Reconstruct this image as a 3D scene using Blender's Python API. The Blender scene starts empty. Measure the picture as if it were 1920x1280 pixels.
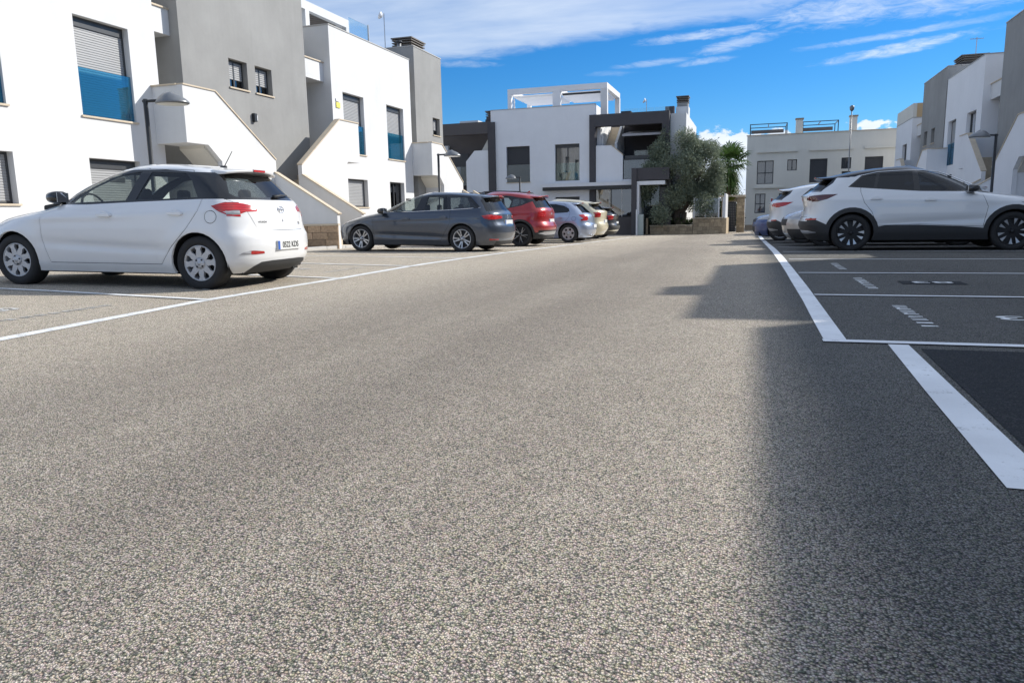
import bpy, bmesh, math, random
import numpy as np
from mathutils import Vector, Matrix
from mathutils.geometry import tessellate_polygon
from mathutils.bvhtree import BVHTree
from mathutils.interpolate import poly_3d_calc

S = bpy.context.scene
C = S.collection

# ------------------------------------------------------------------ camera
YAW = math.radians(18.0); F_PX = 1390.0; HOR = 404.5; ROLL = .0195
PITCH = math.atan((640 - HOR) / F_PX)
_f = Vector((-math.sin(YAW), math.cos(YAW), 0)); _r = Vector((math.cos(YAW), math.sin(YAW), 0)); _u = Vector((0, 0, 1))
_fw = _f * math.cos(PITCH) - _u * math.sin(PITCH); _up = _f * math.sin(PITCH) + _u * math.cos(PITCH)
_rr = _r * math.cos(ROLL) - _up * math.sin(ROLL); _uu = _r * math.sin(ROLL) + _up * math.cos(ROLL)
cam = bpy.data.cameras.new("camera"); cam_o = bpy.data.objects.new("camera", cam); C.objects.link(cam_o)
cam_o.matrix_world = Matrix(((_rr.x, _uu.x, -_fw.x, 0), (_rr.y, _uu.y, -_fw.y, 0), (_rr.z, _uu.z, -_fw.z, .78), (0, 0, 0, 1)))
cam.sensor_width = 36; cam.lens = F_PX / 1920 * 36; cam.clip_start = .05; cam.clip_end = 3000
S.camera = cam_o

# ------------------------------------------------------------------ sun and sky
SUNV = Vector((1.22, 1.05, 1.0)).normalized()
SUN_EL = math.asin(SUNV.z); SUN_AZ = math.atan2(SUNV.x, SUNV.y)      # clockwise from +Y
sun = bpy.data.lights.new("sun", 'SUN'); sun.energy = 4.9; sun.angle = math.radians(.45); sun.color = (1, .955, .88)
sun_o = bpy.data.objects.new("sun", sun); C.objects.link(sun_o); sun_o.location = (20, 20, 30)
sun_o.rotation_euler = SUNV.to_track_quat('Z', 'Y').to_euler()
W = bpy.data.worlds.new("World"); S.world = W; W.use_nodes = True
wn = W.node_tree.nodes; wl = W.node_tree.links; wn.clear()
def wnode(t, **k):
    n = wn.new(t)
    for a, b in k.items(): setattr(n, a, b)
    return n
def wmath(op, a, b=None, c=None, clamp=False):
    n = wn.new('ShaderNodeMath'); n.operation = op; n.use_clamp = clamp
    for i, v in enumerate((a, b, c)):
        if v is None: continue
        if isinstance(v, (int, float)): n.inputs[i].default_value = v
        else: wl.new(v, n.inputs[i])
    return n.outputs[0]
sky = wnode('ShaderNodeTexSky', sky_type='NISHITA', sun_disc=False, sun_elevation=SUN_EL, sun_rotation=SUN_AZ,
            air_density=1.0, dust_density=.15, ozone_density=3.0)
tc = wnode('ShaderNodeTexCoord'); sep = wnode('ShaderNodeSeparateXYZ'); wl.new(tc.outputs['Generated'], sep.inputs[0])
DEG = 57.29578
az = wmath('MULTIPLY', wmath('ARCTAN2', sep.outputs[0], sep.outputs[1]), DEG)
el = wmath('MULTIPLY', wmath('ARCSINE', sep.outputs[2]), DEG)
def wnoise(sx, sy, scale, detail=6, rough=.6, off=0, dist=0.0):
    cb = wnode('ShaderNodeCombineXYZ'); wl.new(wmath('MULTIPLY', az, sx), cb.inputs[0]); wl.new(wmath('MULTIPLY', el, sy), cb.inputs[1]); cb.inputs[2].default_value = off
    n = wnode('ShaderNodeTexNoise'); n.inputs['Scale'].default_value = scale; n.inputs['Detail'].default_value = detail; n.inputs['Roughness'].default_value = rough; n.inputs['Distortion'].default_value = dist
    wl.new(cb.outputs[0], n.inputs['Vector']); return n.outputs['Fac']
def smooth(v, a, b):
    n = wnode('ShaderNodeMapRange', interpolation_type='SMOOTHSTEP'); wl.new(v, n.inputs['Value'])
    n.inputs['From Min'].default_value = a; n.inputs['From Max'].default_value = b; return n.outputs['Result']
def pnoise(k, sx, sy, rot, detail, rough, off, dist=0.0):
    zz = wmath('ADD', wmath('MAXIMUM', sep.outputs[2], 0.0), .10); cb = wnode('ShaderNodeCombineXYZ'); wl.new(wmath('DIVIDE', sep.outputs[0], zz), cb.inputs[0]); wl.new(wmath('DIVIDE', sep.outputs[1], zz), cb.inputs[1]); cb.inputs[2].default_value = off
    mp = wnode('ShaderNodeMapping'); mp.inputs['Rotation'].default_value = (0, 0, math.radians(rot)); mp.inputs['Scale'].default_value = (sx, sy, 1); wl.new(cb.outputs[0], mp.inputs['Vector'])
    n = wnode('ShaderNodeTexNoise'); n.inputs['Scale'].default_value = k; n.inputs['Detail'].default_value = detail; n.inputs['Roughness'].default_value = rough; n.inputs['Distortion'].default_value = dist
    wl.new(mp.outputs[0], n.inputs['Vector']); return n.outputs['Fac']
nA = pnoise(1.0, .55, 1.3, 24, 7, .55, 3.1, .5); nB = wnoise(.22, 1.0, 1.3, 7, .6, 8.4, .4); nC = pnoise(2.2, .6, 1.2, 24, 8, .58, 15.3)
nD = wnoise(.55, 2.3, 1.0, 9, .68, 31.7, .8); nD0 = wmath('SUBTRACT', nD, .5); nA0 = wmath('SUBTRACT', nA, .5); nB0 = wmath('SUBTRACT', nB, .5); nC0 = wmath('SUBTRACT', nC, .5)
# veil of high cloud: its lower edge climbs from left to right
edge = wmath('ADD', wmath('MULTIPLY', wmath('ADD', az, 22.7), .112), 10.75)
edge = wmath('ADD', wmath('MINIMUM', edge, 12.6), wmath('MULTIPLY', nB0, 1.5))
veil = smooth(wmath('SUBTRACT', el, edge), 0, 1.0)
dens = wmath('ADD', wmath('MULTIPLY', nA0, 2.4), wmath('ADD', .64, wmath('MULTIPLY', smooth(el, 15, 28), -.06)), clamp=True)
high = wmath('ADD', 1.0, 0.0)
gap = wmath('SUBTRACT', 1.0, wmath('MULTIPLY', wmath('MULTIPLY', smooth(az, -3, 4), smooth(el, 26, 15)), smooth(nB, .62, .42)))
veil = wmath('MULTIPLY', wmath('MULTIPLY', veil, dens), wmath('MULTIPLY', high, gap))
def streak(a0, e0, ra, re, tilt, s):
    a = wmath('SUBTRACT', az, a0); e = wmath('SUBTRACT', wmath('SUBTRACT', el, e0), wmath('MULTIPLY', a, tilt))
    q = wmath('ADD', wmath('POWER', wmath('ABSOLUTE', wmath('DIVIDE', a, ra)), 2.0), wmath('POWER', wmath('ABSOLUTE', wmath('DIVIDE', wmath('ADD', e, wmath('MULTIPLY', nB0, re * 1.6)), re)), 2.0))
    q = wmath('ADD', q, wmath('MULTIPLY', nD0, 3.6))
    return wmath('MULTIPLY', smooth(q, 1.55, -1.3), wmath('MULTIPLY', wmath('ADD', wmath('MULTIPLY', nC0, 1.6), .8, clamp=True), s))
cl = veil
for st in ((-4.2, 12.2, 4.6, .30, .06, .8), (-1.5, 11.5, 2.6, .45, .16, .75), (-7.3, 10.6, 2.6, .22, .06, .55), (-3.4, 10.5, 2.2, .22, .07, .5), (9.0, 10.25, 4.6, .36, .10, 1.0),
           (9.5, 11.15, 6.5, .22, .06, .6), (-21, 10.9, 2.4, .28, -.03, .7), (5.5, 12.9, 5.5, .95, .02, .9), (12, 12.9, 5.5, 1.1, .0, 1.1), (-10.5, 10.0, 1.6, .2, 0, .25),
           (40, 12, 14, 1.6, .03, .7), (-60, 13, 16, 1.5, .04, .6), (100, 18, 22, 2.5, .05, .6), (-120, 15, 24, 2.0, .03, .6), (160, 12, 20, 1.6, .05, .6)):
    cl = wmath('MAXIMUM', cl, streak(*st))
# cumulus heads low over the horizon
puff = wnoise(.34, .55, 1.0, 9, .55, 21.7)
top = wmath('ADD', wmath('MULTIPLY', wmath('SUBTRACT', puff, .5), 10.5), 5.0)
bq = wmath('SUBTRACT', 6.0, wmath('MULTIPLY', wmath('POWER', wmath('ABSOLUTE', wmath('DIVIDE', wmath('ADD', az, 2.9), 2.0)), 2.0), 1.2))
bq2 = wmath('SUBTRACT', 5.6, wmath('MULTIPLY', wmath('POWER', wmath('ABSOLUTE', wmath('DIVIDE', wmath('SUBTRACT', az, 8.3), 1.2)), 2.0), 1.2))
top = wmath('MAXIMUM', top, wmath('ADD', wmath('MAXIMUM', bq, bq2), wmath('MULTIPLY', wmath('SUBTRACT', wnoise(1.5, 2.2, 1.0, 9, .6, 44.0), .5), 2.2)))
cum = smooth(wmath('SUBTRACT', top, el), .0, .45)
cl = wmath('MAXIMUM', cl, cum)
cumsh = wmath('ADD', wmath('MULTIPLY', smooth(wmath('SUBTRACT', top, el), .2, 2.4), -.30), 1.0)
ccol = wnode('ShaderNodeMix', data_type='RGBA'); ccol.inputs[6].default_value = (3.6, 4.9, 7.0, 1); ccol.inputs[7].default_value = (8.9, 9.4, 10.0, 1)
tone = wmath('MULTIPLY', wmath('ADD', wmath('MULTIPLY', nC0, .9), .72, clamp=True), wmath('ADD', wmath('MULTIPLY', wmath('SUBTRACT', 1.0, cum), wmath('ADD', .35, wmath('MULTIPLY', smooth(az, -24, 4), .65))), wmath('MULTIPLY', cum, cumsh)), clamp=True)
wl.new(wmath('ADD', wmath('MULTIPLY', tone, .75), .22, clamp=True), ccol.inputs[0])
hs = wnode('ShaderNodeHueSaturation'); hs.inputs['Saturation'].default_value = 1.16; hs.inputs['Value'].default_value = 1.0
tint = wnode('ShaderNodeMix', data_type='RGBA', blend_type='MULTIPLY'); tint.inputs[0].default_value = 1; tint.inputs[7].default_value = (.52, .77, 1.07, 1)
wl.new(sky.outputs[0], tint.inputs[6]); wl.new(tint.outputs[2], hs.inputs['Color'])
mixc = wnode('ShaderNodeMix', data_type='RGBA'); wl.new(cl, mixc.inputs[0]); wl.new(hs.outputs[0], mixc.inputs[6]); wl.new(ccol.outputs[2], mixc.inputs[7])
bg = wnode('ShaderNodeBackground'); bg.inputs['Strength'].default_value = .103; wl.new(mixc.outputs[2], bg.inputs['Color'])
wo = wnode('ShaderNodeOutputWorld'); wl.new(bg.outputs[0], wo.inputs['Surface'])
S.view_settings.view_transform = 'Standard'; S.view_settings.look = 'None'; S.view_settings.gamma = 1; S.view_settings.use_curve_mapping = False
S.view_settings.exposure = 0.22
S.render.engine = 'CYCLES'; S.cycles.max_bounces = 8; S.cycles.transparent_max_bounces = 16; S.cycles.use_denoising = True
S.cycles.sample_clamp_indirect = 6

# ------------------------------------------------------------------ materials
def new_mat(name):
    m = bpy.data.materials.new(name); m.use_nodes = True
    return m, m.node_tree.nodes, m.node_tree.links, m.node_tree.nodes['Principled BSDF']
def simple(name, col, rough=.5, metal=0.0, coat=0.0, noise=0.0, nscale=3.0, bump=0.0, bscale=60.0, spec=None, bdist=.01):
    m, n, l, p = new_mat(name)
    p.inputs['Roughness'].default_value = rough; p.inputs['Metallic'].default_value = metal
    p.inputs['Coat Weight'].default_value = coat; p.inputs['Coat Roughness'].default_value = .03
    if spec is not None: p.inputs['Specular IOR Level'].default_value = spec
    t = n.new('ShaderNodeTexCoord')
    if noise > 0:
        no = n.new('ShaderNodeTexNoise'); no.inputs['Scale'].default_value = nscale; no.inputs['Detail'].default_value = 6; no.inputs['Roughness'].default_value = .6
        l.new(t.outputs['Object'], no.inputs['Vector'])
        mr = n.new('ShaderNodeMapRange'); mr.inputs['From Min'].default_value = .25; mr.inputs['From Max'].default_value = .75
        mr.inputs['To Min'].default_value = 1 - noise; mr.inputs['To Max'].default_value = 1 + noise * .5; l.new(no.outputs['Fac'], mr.inputs['Value'])
        mx = n.new('ShaderNodeVectorMath'); mx.operation = 'SCALE'; mx.inputs[0].default_value = col[:3]; l.new(mr.outputs[0], mx.inputs['Scale'])
        l.new(mx.outputs[0], p.inputs['Base Color'])
    else: p.inputs['Base Color'].default_value = (*col[:3], 1)
    if bump > 0:
        nb = n.new('ShaderNodeTexNoise'); nb.inputs['Scale'].default_value = bscale; nb.inputs['Detail'].default_value = 4; l.new(t.outputs['Object'], nb.inputs['Vector'])
        b = n.new('ShaderNodeBump'); b.inputs['Strength'].default_value = bump; b.inputs['Distance'].default_value = bdist; l.new(nb.outputs['Fac'], b.inputs['Height']); l.new(b.outputs[0], p.inputs['Normal'])
    return m
def plaster(name, col, stain=.08, scale=.7):
    """render coat: broad trowel clouding, faint vertical rain streaks, fine grain"""
    m, n, l, p = new_mat(name); p.inputs['Roughness'].default_value = .92; p.inputs['Specular IOR Level'].default_value = .25
    t = n.new('ShaderNodeTexCoord')
    a = n.new('ShaderNodeTexNoise'); a.inputs['Scale'].default_value = scale; a.inputs['Detail'].default_value = 7; a.inputs['Roughness'].default_value = .65; l.new(t.outputs['Object'], a.inputs['Vector'])
    mp = n.new('ShaderNodeMapping'); mp.inputs['Scale'].default_value = (5, 5, .25); l.new(t.outputs['Object'], mp.inputs['Vector'])
    s = n.new('ShaderNodeTexNoise'); s.inputs['Scale'].default_value = 1.2; s.inputs['Detail'].default_value = 5; l.new(mp.outputs[0], s.inputs['Vector'])
    ad = n.new('ShaderNodeMath'); ad.operation = 'MULTIPLY_ADD'; ad.inputs[1].default_value = .22; l.new(s.outputs['Fac'], ad.inputs[0]); l.new(a.outputs['Fac'], ad.inputs[2])
    mr = n.new('ShaderNodeMapRange'); mr.inputs['From Min'].default_value = .33; mr.inputs['From Max'].default_value = .83; mr.inputs['To Min'].default_value = 1 - stain; mr.inputs['To Max'].default_value = 1 + stain * .6; l.new(ad.outputs[0], mr.inputs['Value'])
    mx = n.new('ShaderNodeVectorMath'); mx.operation = 'SCALE'; mx.inputs[0].default_value = col; l.new(mr.outputs[0], mx.inputs['Scale']); l.new(mx.outputs[0], p.inputs['Base Color'])
    g_ = n.new('ShaderNodeTexNoise'); g_.inputs['Scale'].default_value = 90; g_.inputs['Detail'].default_value = 3; l.new(t.outputs['Object'], g_.inputs['Vector'])
    b = n.new('ShaderNodeBump'); b.inputs['Strength'].default_value = .25; b.inputs['Distance'].default_value = .004; l.new(g_.outputs['Fac'], b.inputs['Height'])
    b2 = n.new('ShaderNodeBump'); b2.inputs['Strength'].default_value = .25; b2.inputs['Distance'].default_value = .02; l.new(a.outputs['Fac'], b2.inputs['Height']); l.new(b.outputs[0], b2.inputs['Normal']); l.new(b2.outputs[0], p.inputs['Normal'])
    return m
def thin_glass(name, tint, refl=1.0, base=.04, dirt=0.0, dirtcol=(.5, .5, .5)):
    """pane: tinted see-through plus fresnel mirror"""
    m, n, l, p = new_mat(name); n.remove(p); out = n['Material Output']
    tr = n.new('ShaderNodeBsdfTransparent'); tr.inputs[0].default_value = (*tint, 1)
    gl = n.new('ShaderNodeBsdfGlossy'); gl.inputs['Roughness'].default_value = .015; gl.inputs[0].default_value = (.95, .97, 1, 1)
    fr = n.new('ShaderNodeLayerWeight'); fr.inputs['Blend'].default_value = .28
    pw = n.new('ShaderNodeMath'); pw.operation = 'MULTIPLY_ADD'; pw.inputs[1].default_value = .55 * refl; pw.inputs[2].default_value = base; pw.use_clamp = True; l.new(fr.outputs['Fresnel'], pw.inputs[0])
    mx = n.new('ShaderNodeMixShader'); l.new(pw.outputs[0], mx.inputs[0]); l.new(tr.outputs[0], mx.inputs[1]); l.new(gl.outputs[0], mx.inputs[2])
    if dirt > 0:
        df = n.new('ShaderNodeBsdfDiffuse'); df.inputs[0].default_value = (*dirtcol, 1)
        m2 = n.new('ShaderNodeMixShader'); m2.inputs[0].default_value = dirt; l.new(mx.outputs[0], m2.inputs[1]); l.new(df.outputs[0], m2.inputs[2]); l.new(m2.outputs[0], out.inputs[0])
    else: l.new(mx.outputs[0], out.inputs[0])
    return m
M = {}
M['white'] = plaster('white_plaster', (.655, .66, .66), .10)
M['white_shade'] = plaster('shade_white_plaster', (.79, .80, .82), .06)  # same white brightened and cooled in colour for walls standing in shade
M['cream'] = plaster('cream_plaster', (.68, .66, .595), .10, .4)
M['grey'] = plaster('grey_plaster', (.30, .30, .292), .18, .55)
M['char'] = plaster('charcoal_plaster', (.085, .082, .088), .15)
M['brown'] = plaster('brown_plaster', (.112, .103, .102), .1)
M['ochre'] = plaster('ochre_plaster', (.55, .40, .24), .1)
M['cap'] = simple('limestone_cap', (.58, .49, .37), .8, noise=.15, nscale=6, bump=.2, bscale=40)
M['coping'] = simple('metal_coping', (.42, .41, .39), .55, noise=.1)
M['frame'] = simple('anthracite_frame', (.045, .048, .052), .38, noise=.08)
M['shutter'] = simple('grey_shutter', (.33, .335, .34), .5, noise=.06, nscale=2)
M['shutdark'] = simple('dark_shutter', (.05, .052, .058), .5, noise=.08)
M['pane'] = thin_glass('window_pane', (.30, .34, .36), 1.3, .12)
M['blueglass'] = thin_glass('blue_balustrade_glass', (.36, .66, .80), .5, .05, .07, (.06, .34, .48))
M['clearglass'] = thin_glass('clear_balustrade_glass', (.86, .93, .93), .7, .04)
M['frost'] = thin_glass('grey_balustrade_glass', (.40, .47, .50), .7, .10, .22, (.33, .40, .43))
M['room'] = simple('dark_room', (.035, .034, .033), .9)
M['curtain'] = simple('pale_curtain', (.45, .45, .44), .9, noise=.3, nscale=8)
M['metal_white'] = simple('white_metal', (.75, .76, .78), .4, noise=.05)
M['metal_dark'] = simple('dark_metal', (.035, .038, .042), .4, .3, noise=.1)
M['steel'] = simple('galvanised_steel', (.45, .46, .47), .38, .8, noise=.1)
M['lampgrey'] = simple('lamp_shell_grey', (.20, .21, .22), .35, .4, noise=.1, nscale=10)
M['lamplens'] = simple('lamp_lens', (.75, .76, .72), .25)
M['wood'] = simple('dark_louvre', (.16, .14, .12), .7)
M['yellow'] = simple('yellow_plate', (.75, .66, .12), .5)
M['awn'] = simple('awning_cloth', (.42, .42, .44), .8, noise=.1)
def stone_mat(name, col):
    m, n, l, p = new_mat(name); p.inputs['Roughness'].default_value = .9
    t = n.new('ShaderNodeTexCoord'); oi = n.new('ShaderNodeObjectInfo')
    no = n.new('ShaderNodeTexNoise'); no.inputs['Scale'].default_value = 14; no.inputs['Detail'].default_value = 6; l.new(t.outputs['Object'], no.inputs['Vector'])
    mr = n.new('ShaderNodeMapRange'); mr.inputs['From Min'].default_value = .3; mr.inputs['From Max'].default_value = .7; mr.inputs['To Min'].default_value = .72; mr.inputs['To Max'].default_value = 1.15; l.new(no.outputs['Fac'], mr.inputs['Value'])
    m2 = n.new('ShaderNodeMapRange'); m2.inputs['To Min'].default_value = .72; m2.inputs['To Max'].default_value = 1.2; l.new(oi.outputs['Random'], m2.inputs['Value'])
    mu = n.new('ShaderNodeMath'); mu.operation = 'MULTIPLY'; l.new(mr.outputs[0], mu.inputs[0]); l.new(m2.outputs[0], mu.inputs[1])
    mx = n.new('ShaderNodeVectorMath'); mx.operation = 'SCALE'; mx.inputs[0].default_value = col; l.new(mu.outputs[0], mx.inputs['Scale']); l.new(mx.outputs[0], p.inputs['Base Color'])
    b = n.new('ShaderNodeBump'); b.inputs['Strength'].default_value = .6; b.inputs['Distance'].default_value = .012; l.new(no.outputs['Fac'], b.inputs['Height']); l.new(b.outputs[0], p.inputs['Normal'])
    return m
M['stone'] = stone_mat('tan_stone', (.44, .31, .20)); M['stone2'] = stone_mat('sandy_stone', (.42, .335, .225))
M['mortar'] = simple('mortar', (.33, .26, .19), .95, noise=.15, nscale=20)

# ------------------------------------------------------------------ mesh helpers
def obj(name, verts, faces, mat=None, parent=None, smooth=False, loc=None):
    me = bpy.data.meshes.new(name); me.from_pydata([tuple(v) for v in verts], [], faces); me.update()
    if mat is not None:
        for m_ in (mat if isinstance(mat, (list, tuple)) else [mat]): me.materials.append(m_)
    if smooth: me.shade_smooth()
    o = bpy.data.objects.new(name, me); C.objects.link(o)
    if parent is not None: o.parent = parent
    if loc is not None: o.location = loc
    return o
def tag(o, label=None, cat=None, group=None, kind=None):
    if label: o['label'] = label
    if cat: o['category'] = cat
    if group: o['group'] = group
    if kind: o['kind'] = kind
    return o
def empty(name, loc=(0, 0, 0), rz=0.0, **k):
    o = bpy.data.objects.new(name, None); C.objects.link(o); o.location = loc; o.rotation_euler = (0, 0, rz); o.empty_display_size = .3
    k['cat'] = k.pop('category', None); return tag(o, **k)
class MB:
    def __init__(s): s.v = []; s.f = []
    def add(s, vs, fs):
        n = len(s.v); s.v += [tuple(v) for v in vs]; s.f += [tuple(i + n for i in f) for f in fs]; return s
    def quad(s, a, b, c, d): return s.add([a, b, c, d], [(0, 1, 2, 3)])
    def box(s, x0, x1, y0, y1, z0, z1):
        x0, x1 = min(x0, x1), max(x0, x1); y0, y1 = min(y0, y1), max(y0, y1); z0, z1 = min(z0, z1), max(z0, z1)
        return s.add([(x0, y0, z0), (x1, y0, z0), (x1, y1, z0), (x0, y1, z0), (x0, y0, z1), (x1, y0, z1), (x1, y1, z1), (x0, y1, z1)],
                     [(3, 2, 1, 0), (4, 5, 6, 7), (0, 1, 5, 4), (1, 2, 6, 5), (2, 3, 7, 6), (3, 0, 4, 7)])
    def prism(s, poly, mapf, d0, d1):
        """poly in 2-D, mapf(a, b, d) -> 3-D; extruded between d0 and d1"""
        n = len(poly); tri = tessellate_polygon([[Vector((p[0], p[1], 0)) for p in poly]])
        v = [mapf(p[0], p[1], d0) for p in poly] + [mapf(p[0], p[1], d1) for p in poly]
        f = [tuple(t) for t in tri] + [tuple(i + n for i in reversed(t)) for t in tri] + [(i, (i + 1) % n, (i + 1) % n + n, i + n) for i in range(n)]
        return s.add(v, f)
    def tube(s, pts, rad, n=10, cap=True):
        pts = [Vector(p) for p in pts]; rad = rad if isinstance(rad, (list, tuple)) else [rad] * len(pts); rings = []
        for i, p in enumerate(pts):
            d = (pts[min(i + 1, len(pts) - 1)] - pts[max(i - 1, 0)]).normalized()
            a = d.orthogonal().normalized() if i == 0 else (a - d * a.dot(d)).normalized()
            b = d.cross(a); rings.append([p + (a * math.cos(2 * math.pi * k / n) + b * math.sin(2 * math.pi * k / n)) * rad[i] for k in range(n)])
        v = [q for r_ in rings for q in r_]; f = []
        for i in range(len(rings) - 1):
            for k in range(n): f.append((i * n + k, i * n + (k + 1) % n, (i + 1) * n + (k + 1) % n, (i + 1) * n + k))
        if cap: f += [tuple(reversed(range(n))), tuple((len(rings) - 1) * n + k for k in range(n))]
        return s.add(v, f)
    def build(s, name, mat, parent=None, smooth=False, bevel=0.0, fix=True):
        o = obj(name, s.v, s.f, mat, parent, smooth)
        if fix:
            bm = bmesh.new(); bm.from_mesh(o.data); bmesh.ops.recalc_face_normals(bm, faces=bm.faces[:]); bm.to_mesh(o.data); bm.free()
        if bevel > 0:
            md = o.modifiers.new('bevel', 'BEVEL'); md.width = bevel; md.segments = 2; md.limit_method = 'ANGLE'
        return o
# ------------------------------------------------------------------ ground shape: falls gently away from Y 15 on, bays rise to the left houses
def gz(x, y):
    k = .019 if y < 9 else (.006 if y > 17 else .019 - .013 * (y - 9) / 8)
    s0 = 13.0 + 2.5 * min(1, max(0, (x + 3) / 4))
    d = max(0, min(y, 62) - s0 + 3)
    return -.0145 * (d * d / 12 if d < 6 else d - 3) + k * min(max(0, -5.3 - x), 8.7)
xs = [-600, -150, -60, -30, -20, -14, -12.5, -11, -9, -7, -5.3, -3, 0, 3, 6, 9, 14, 30, 80, 200, 600]
ys = [-400, -100, -30, -10, 0, 4, 8] + list(range(9, 18)) + [20, 25, 30, 36, 43, 50, 56, 62, 80, 120, 250, 800]
gv = [(x, y, gz(x, y)) for y in ys for x in xs]; nx = len(xs)
gf = [(j * nx + i, j * nx + i + 1, (j + 1) * nx + i + 1, (j + 1) * nx + i) for j in range(len(ys) - 1) for i in range(nx - 1)]
def asphalt(name, smooth_patch=False):
    m, n, l, p = new_mat(name); p.inputs['Roughness'].default_value = .88; p.inputs['Specular IOR Level'].default_value = .3
    t = n.new('ShaderNodeTexCoord'); P = t.outputs['Object']
    def N(tp, **k):
        q = n.new(tp)
        for a, b in k.items(): q.inputs[a].default_value = b
        return q
    def mp(sc):
        q = n.new('ShaderNodeMapping'); q.inputs['Scale'].default_value = sc; l.new(P, q.inputs['Vector']); return q.outputs[0]
    def math_(op, a, b, cl=False):
        q = n.new('ShaderNodeMath'); q.operation = op; q.use_clamp = cl
        for i, v in enumerate((a, b)):
            if isinstance(v, (int, float)): q.inputs[i].default_value = v
            else: l.new(v, q.inputs[i])
        return q.outputs[0]
    wob = N('ShaderNodeTexNoise', Scale=70.0, Detail=5.0, Roughness=.7); l.new(P, wob.inputs['Vector'])
    ad = n.new('ShaderNodeVectorMath'); ad.operation = 'MULTIPLY_ADD'; ad.inputs[1].default_value = (.013, .013, 0); l.new(wob.outputs['Color'], ad.inputs[0]); l.new(P, ad.inputs[2])
    flat = n.new('ShaderNodeMapping'); flat.inputs['Scale'].default_value = (1, 1, 0); l.new(ad.outputs[0], flat.inputs['Vector'])
    v = N('ShaderNodeTexVoronoi', Scale=185.0, Randomness=1.0); v.voronoi_dimensions = '2D'; l.new(flat.outputs[0], v.inputs['Vector'])
    v2 = N('ShaderNodeTexVoronoi', Scale=380.0); v2.voronoi_dimensions = '2D'; l.new(flat.outputs[0], v2.inputs['Vector'])
    sp = n.new('ShaderNodeSeparateColor'); l.new(v.outputs['Color'], sp.inputs[0])
    big = N('ShaderNodeTexNoise', Scale=.35, Detail=8.0, Roughness=.62); l.new(P, big.inputs['Vector'])
    mid = N('ShaderNodeTexNoise', Scale=6.0, Detail=6.0, Roughness=.7); l.new(P, mid.inputs['Vector'])
    lane = N('ShaderNodeTexNoise', Scale=1.0, Detail=5.0, Roughness=.6); l.new(mp((.75, .045, 0)), lane.inputs['Vector'])
    rp = n.new('ShaderNodeValToRGB'); e = rp.color_ramp.elements
    if smooth_patch: cols = [(0, (.024, .026, .028)), (.4, (.042, .044, .046)), (.8, (.066, .066, .066)), (1, (.16, .155, .145))]
    else: cols = [(0, (.19, .168, .142)), (.18, (.36, .312, .252)), (.5, (.57, .488, .388)), (.80, (.75, .650, .525)), (1, (.94, .85, .71))]
    e[0].position, e[0].color = cols[0][0], (*cols[0][1], 1); e[1].position, e[1].color = cols[-1][0], (*cols[-1][1], 1)
    for pos, c_ in cols[1:-1]:
        q = e.new(pos); q.color = (*c_, 1)
    # which stone: random per cell, biased by wear and patches
    bias = math_('ADD', math_('MULTIPLY', math_('SUBTRACT', mid.outputs['Fac'], .5), .30), math_('MULTIPLY', math_('SUBTRACT', big.outputs['Fac'], .5), .38))
    l.new(math_('ADD', sp.outputs[0], bias, True), rp.inputs[0])
    # hue drift of single stones (rose, olive, blue-grey)
    hue = n.new('ShaderNodeMix'); hue.data_type = 'RGBA'; hue.blend_type = 'OVERLAY'; hue.inputs[0].default_value = .13; l.new(rp.outputs[0], hue.inputs[6]); l.new(v.outputs['Color'], hue.inputs[7])
    # dark binder between stones
    gapm = n.new('ShaderNodeMapRange'); gapm.inputs['From Min'].default_value = .22; gapm.inputs['From Max'].default_value = .66; gapm.inputs['To Min'].default_value = 1.15; gapm.inputs['To Max'].default_value = .28 if not smooth_patch else .8; l.new(v.outputs['Distance'], gapm.inputs['Value'])
    # travelled strips of the carriageway are greyer
    sx = n.new('ShaderNodeSeparateXYZ'); l.new(P, sx.inputs[0])
    lanem = n.new('ShaderNodeMapRange'); lanem.interpolation_type = 'SMOOTHSTEP'; lanem.inputs['From Min'].default_value = .42; lanem.inputs['From Max'].default_value = .60; l.new(lane.outputs['Fac'], lanem.inputs['Value'])
    far = n.new('ShaderNodeMapRange'); far.interpolation_type = 'SMOOTHSTEP'; far.inputs['From Min'].default_value = -4.6; far.inputs['From Max'].default_value = -2.2; l.new(math_('ADD', sx.outputs[0], math_('MULTIPLY', math_('SUBTRACT', big.outputs['Fac'], .5), 1.6)), far.inputs['Value'])
    strip_ = n.new('ShaderNodeMapRange'); strip_.interpolation_type = 'SMOOTHSTEP'; strip_.inputs['From Min'].default_value = -1.7; strip_.inputs['From Max'].default_value = -.3; strip_.inputs['To Min'].default_value = 1; strip_.inputs['To Max'].default_value = .55; l.new(sx.outputs[0], strip_.inputs['Value'])
    greyf = math_('MULTIPLY', math_('MULTIPLY', far.outputs[0], strip_.outputs[0]), math_('ADD', math_('MULTIPLY', lanem.outputs[0], .24), .46))
    gmix = n.new('ShaderNodeMix'); gmix.data_type = 'RGBA'; gmix.blend_type = 'MULTIPLY'; gmix.inputs[7].default_value = (.47, .465, .485, 1); l.new(greyf, gmix.inputs[0]); l.new(hue.outputs[2], gmix.inputs[6])
    rt = n.new('ShaderNodeMapRange'); rt.interpolation_type = 'SMOOTHSTEP'; rt.inputs['From Min'].default_value = -.02; rt.inputs['From Max'].default_value = .42; rt.inputs['To Min'].default_value = 0; rt.inputs['To Max'].default_value = 1; l.new(math_('ADD', sx.outputs[0], math_('MULTIPLY', math_('SUBTRACT', big.outputs['Fac'], .5), .5)), rt.inputs['Value'])  # right bays' darker asphalt; cool house shade is painted into its colour too
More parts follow.
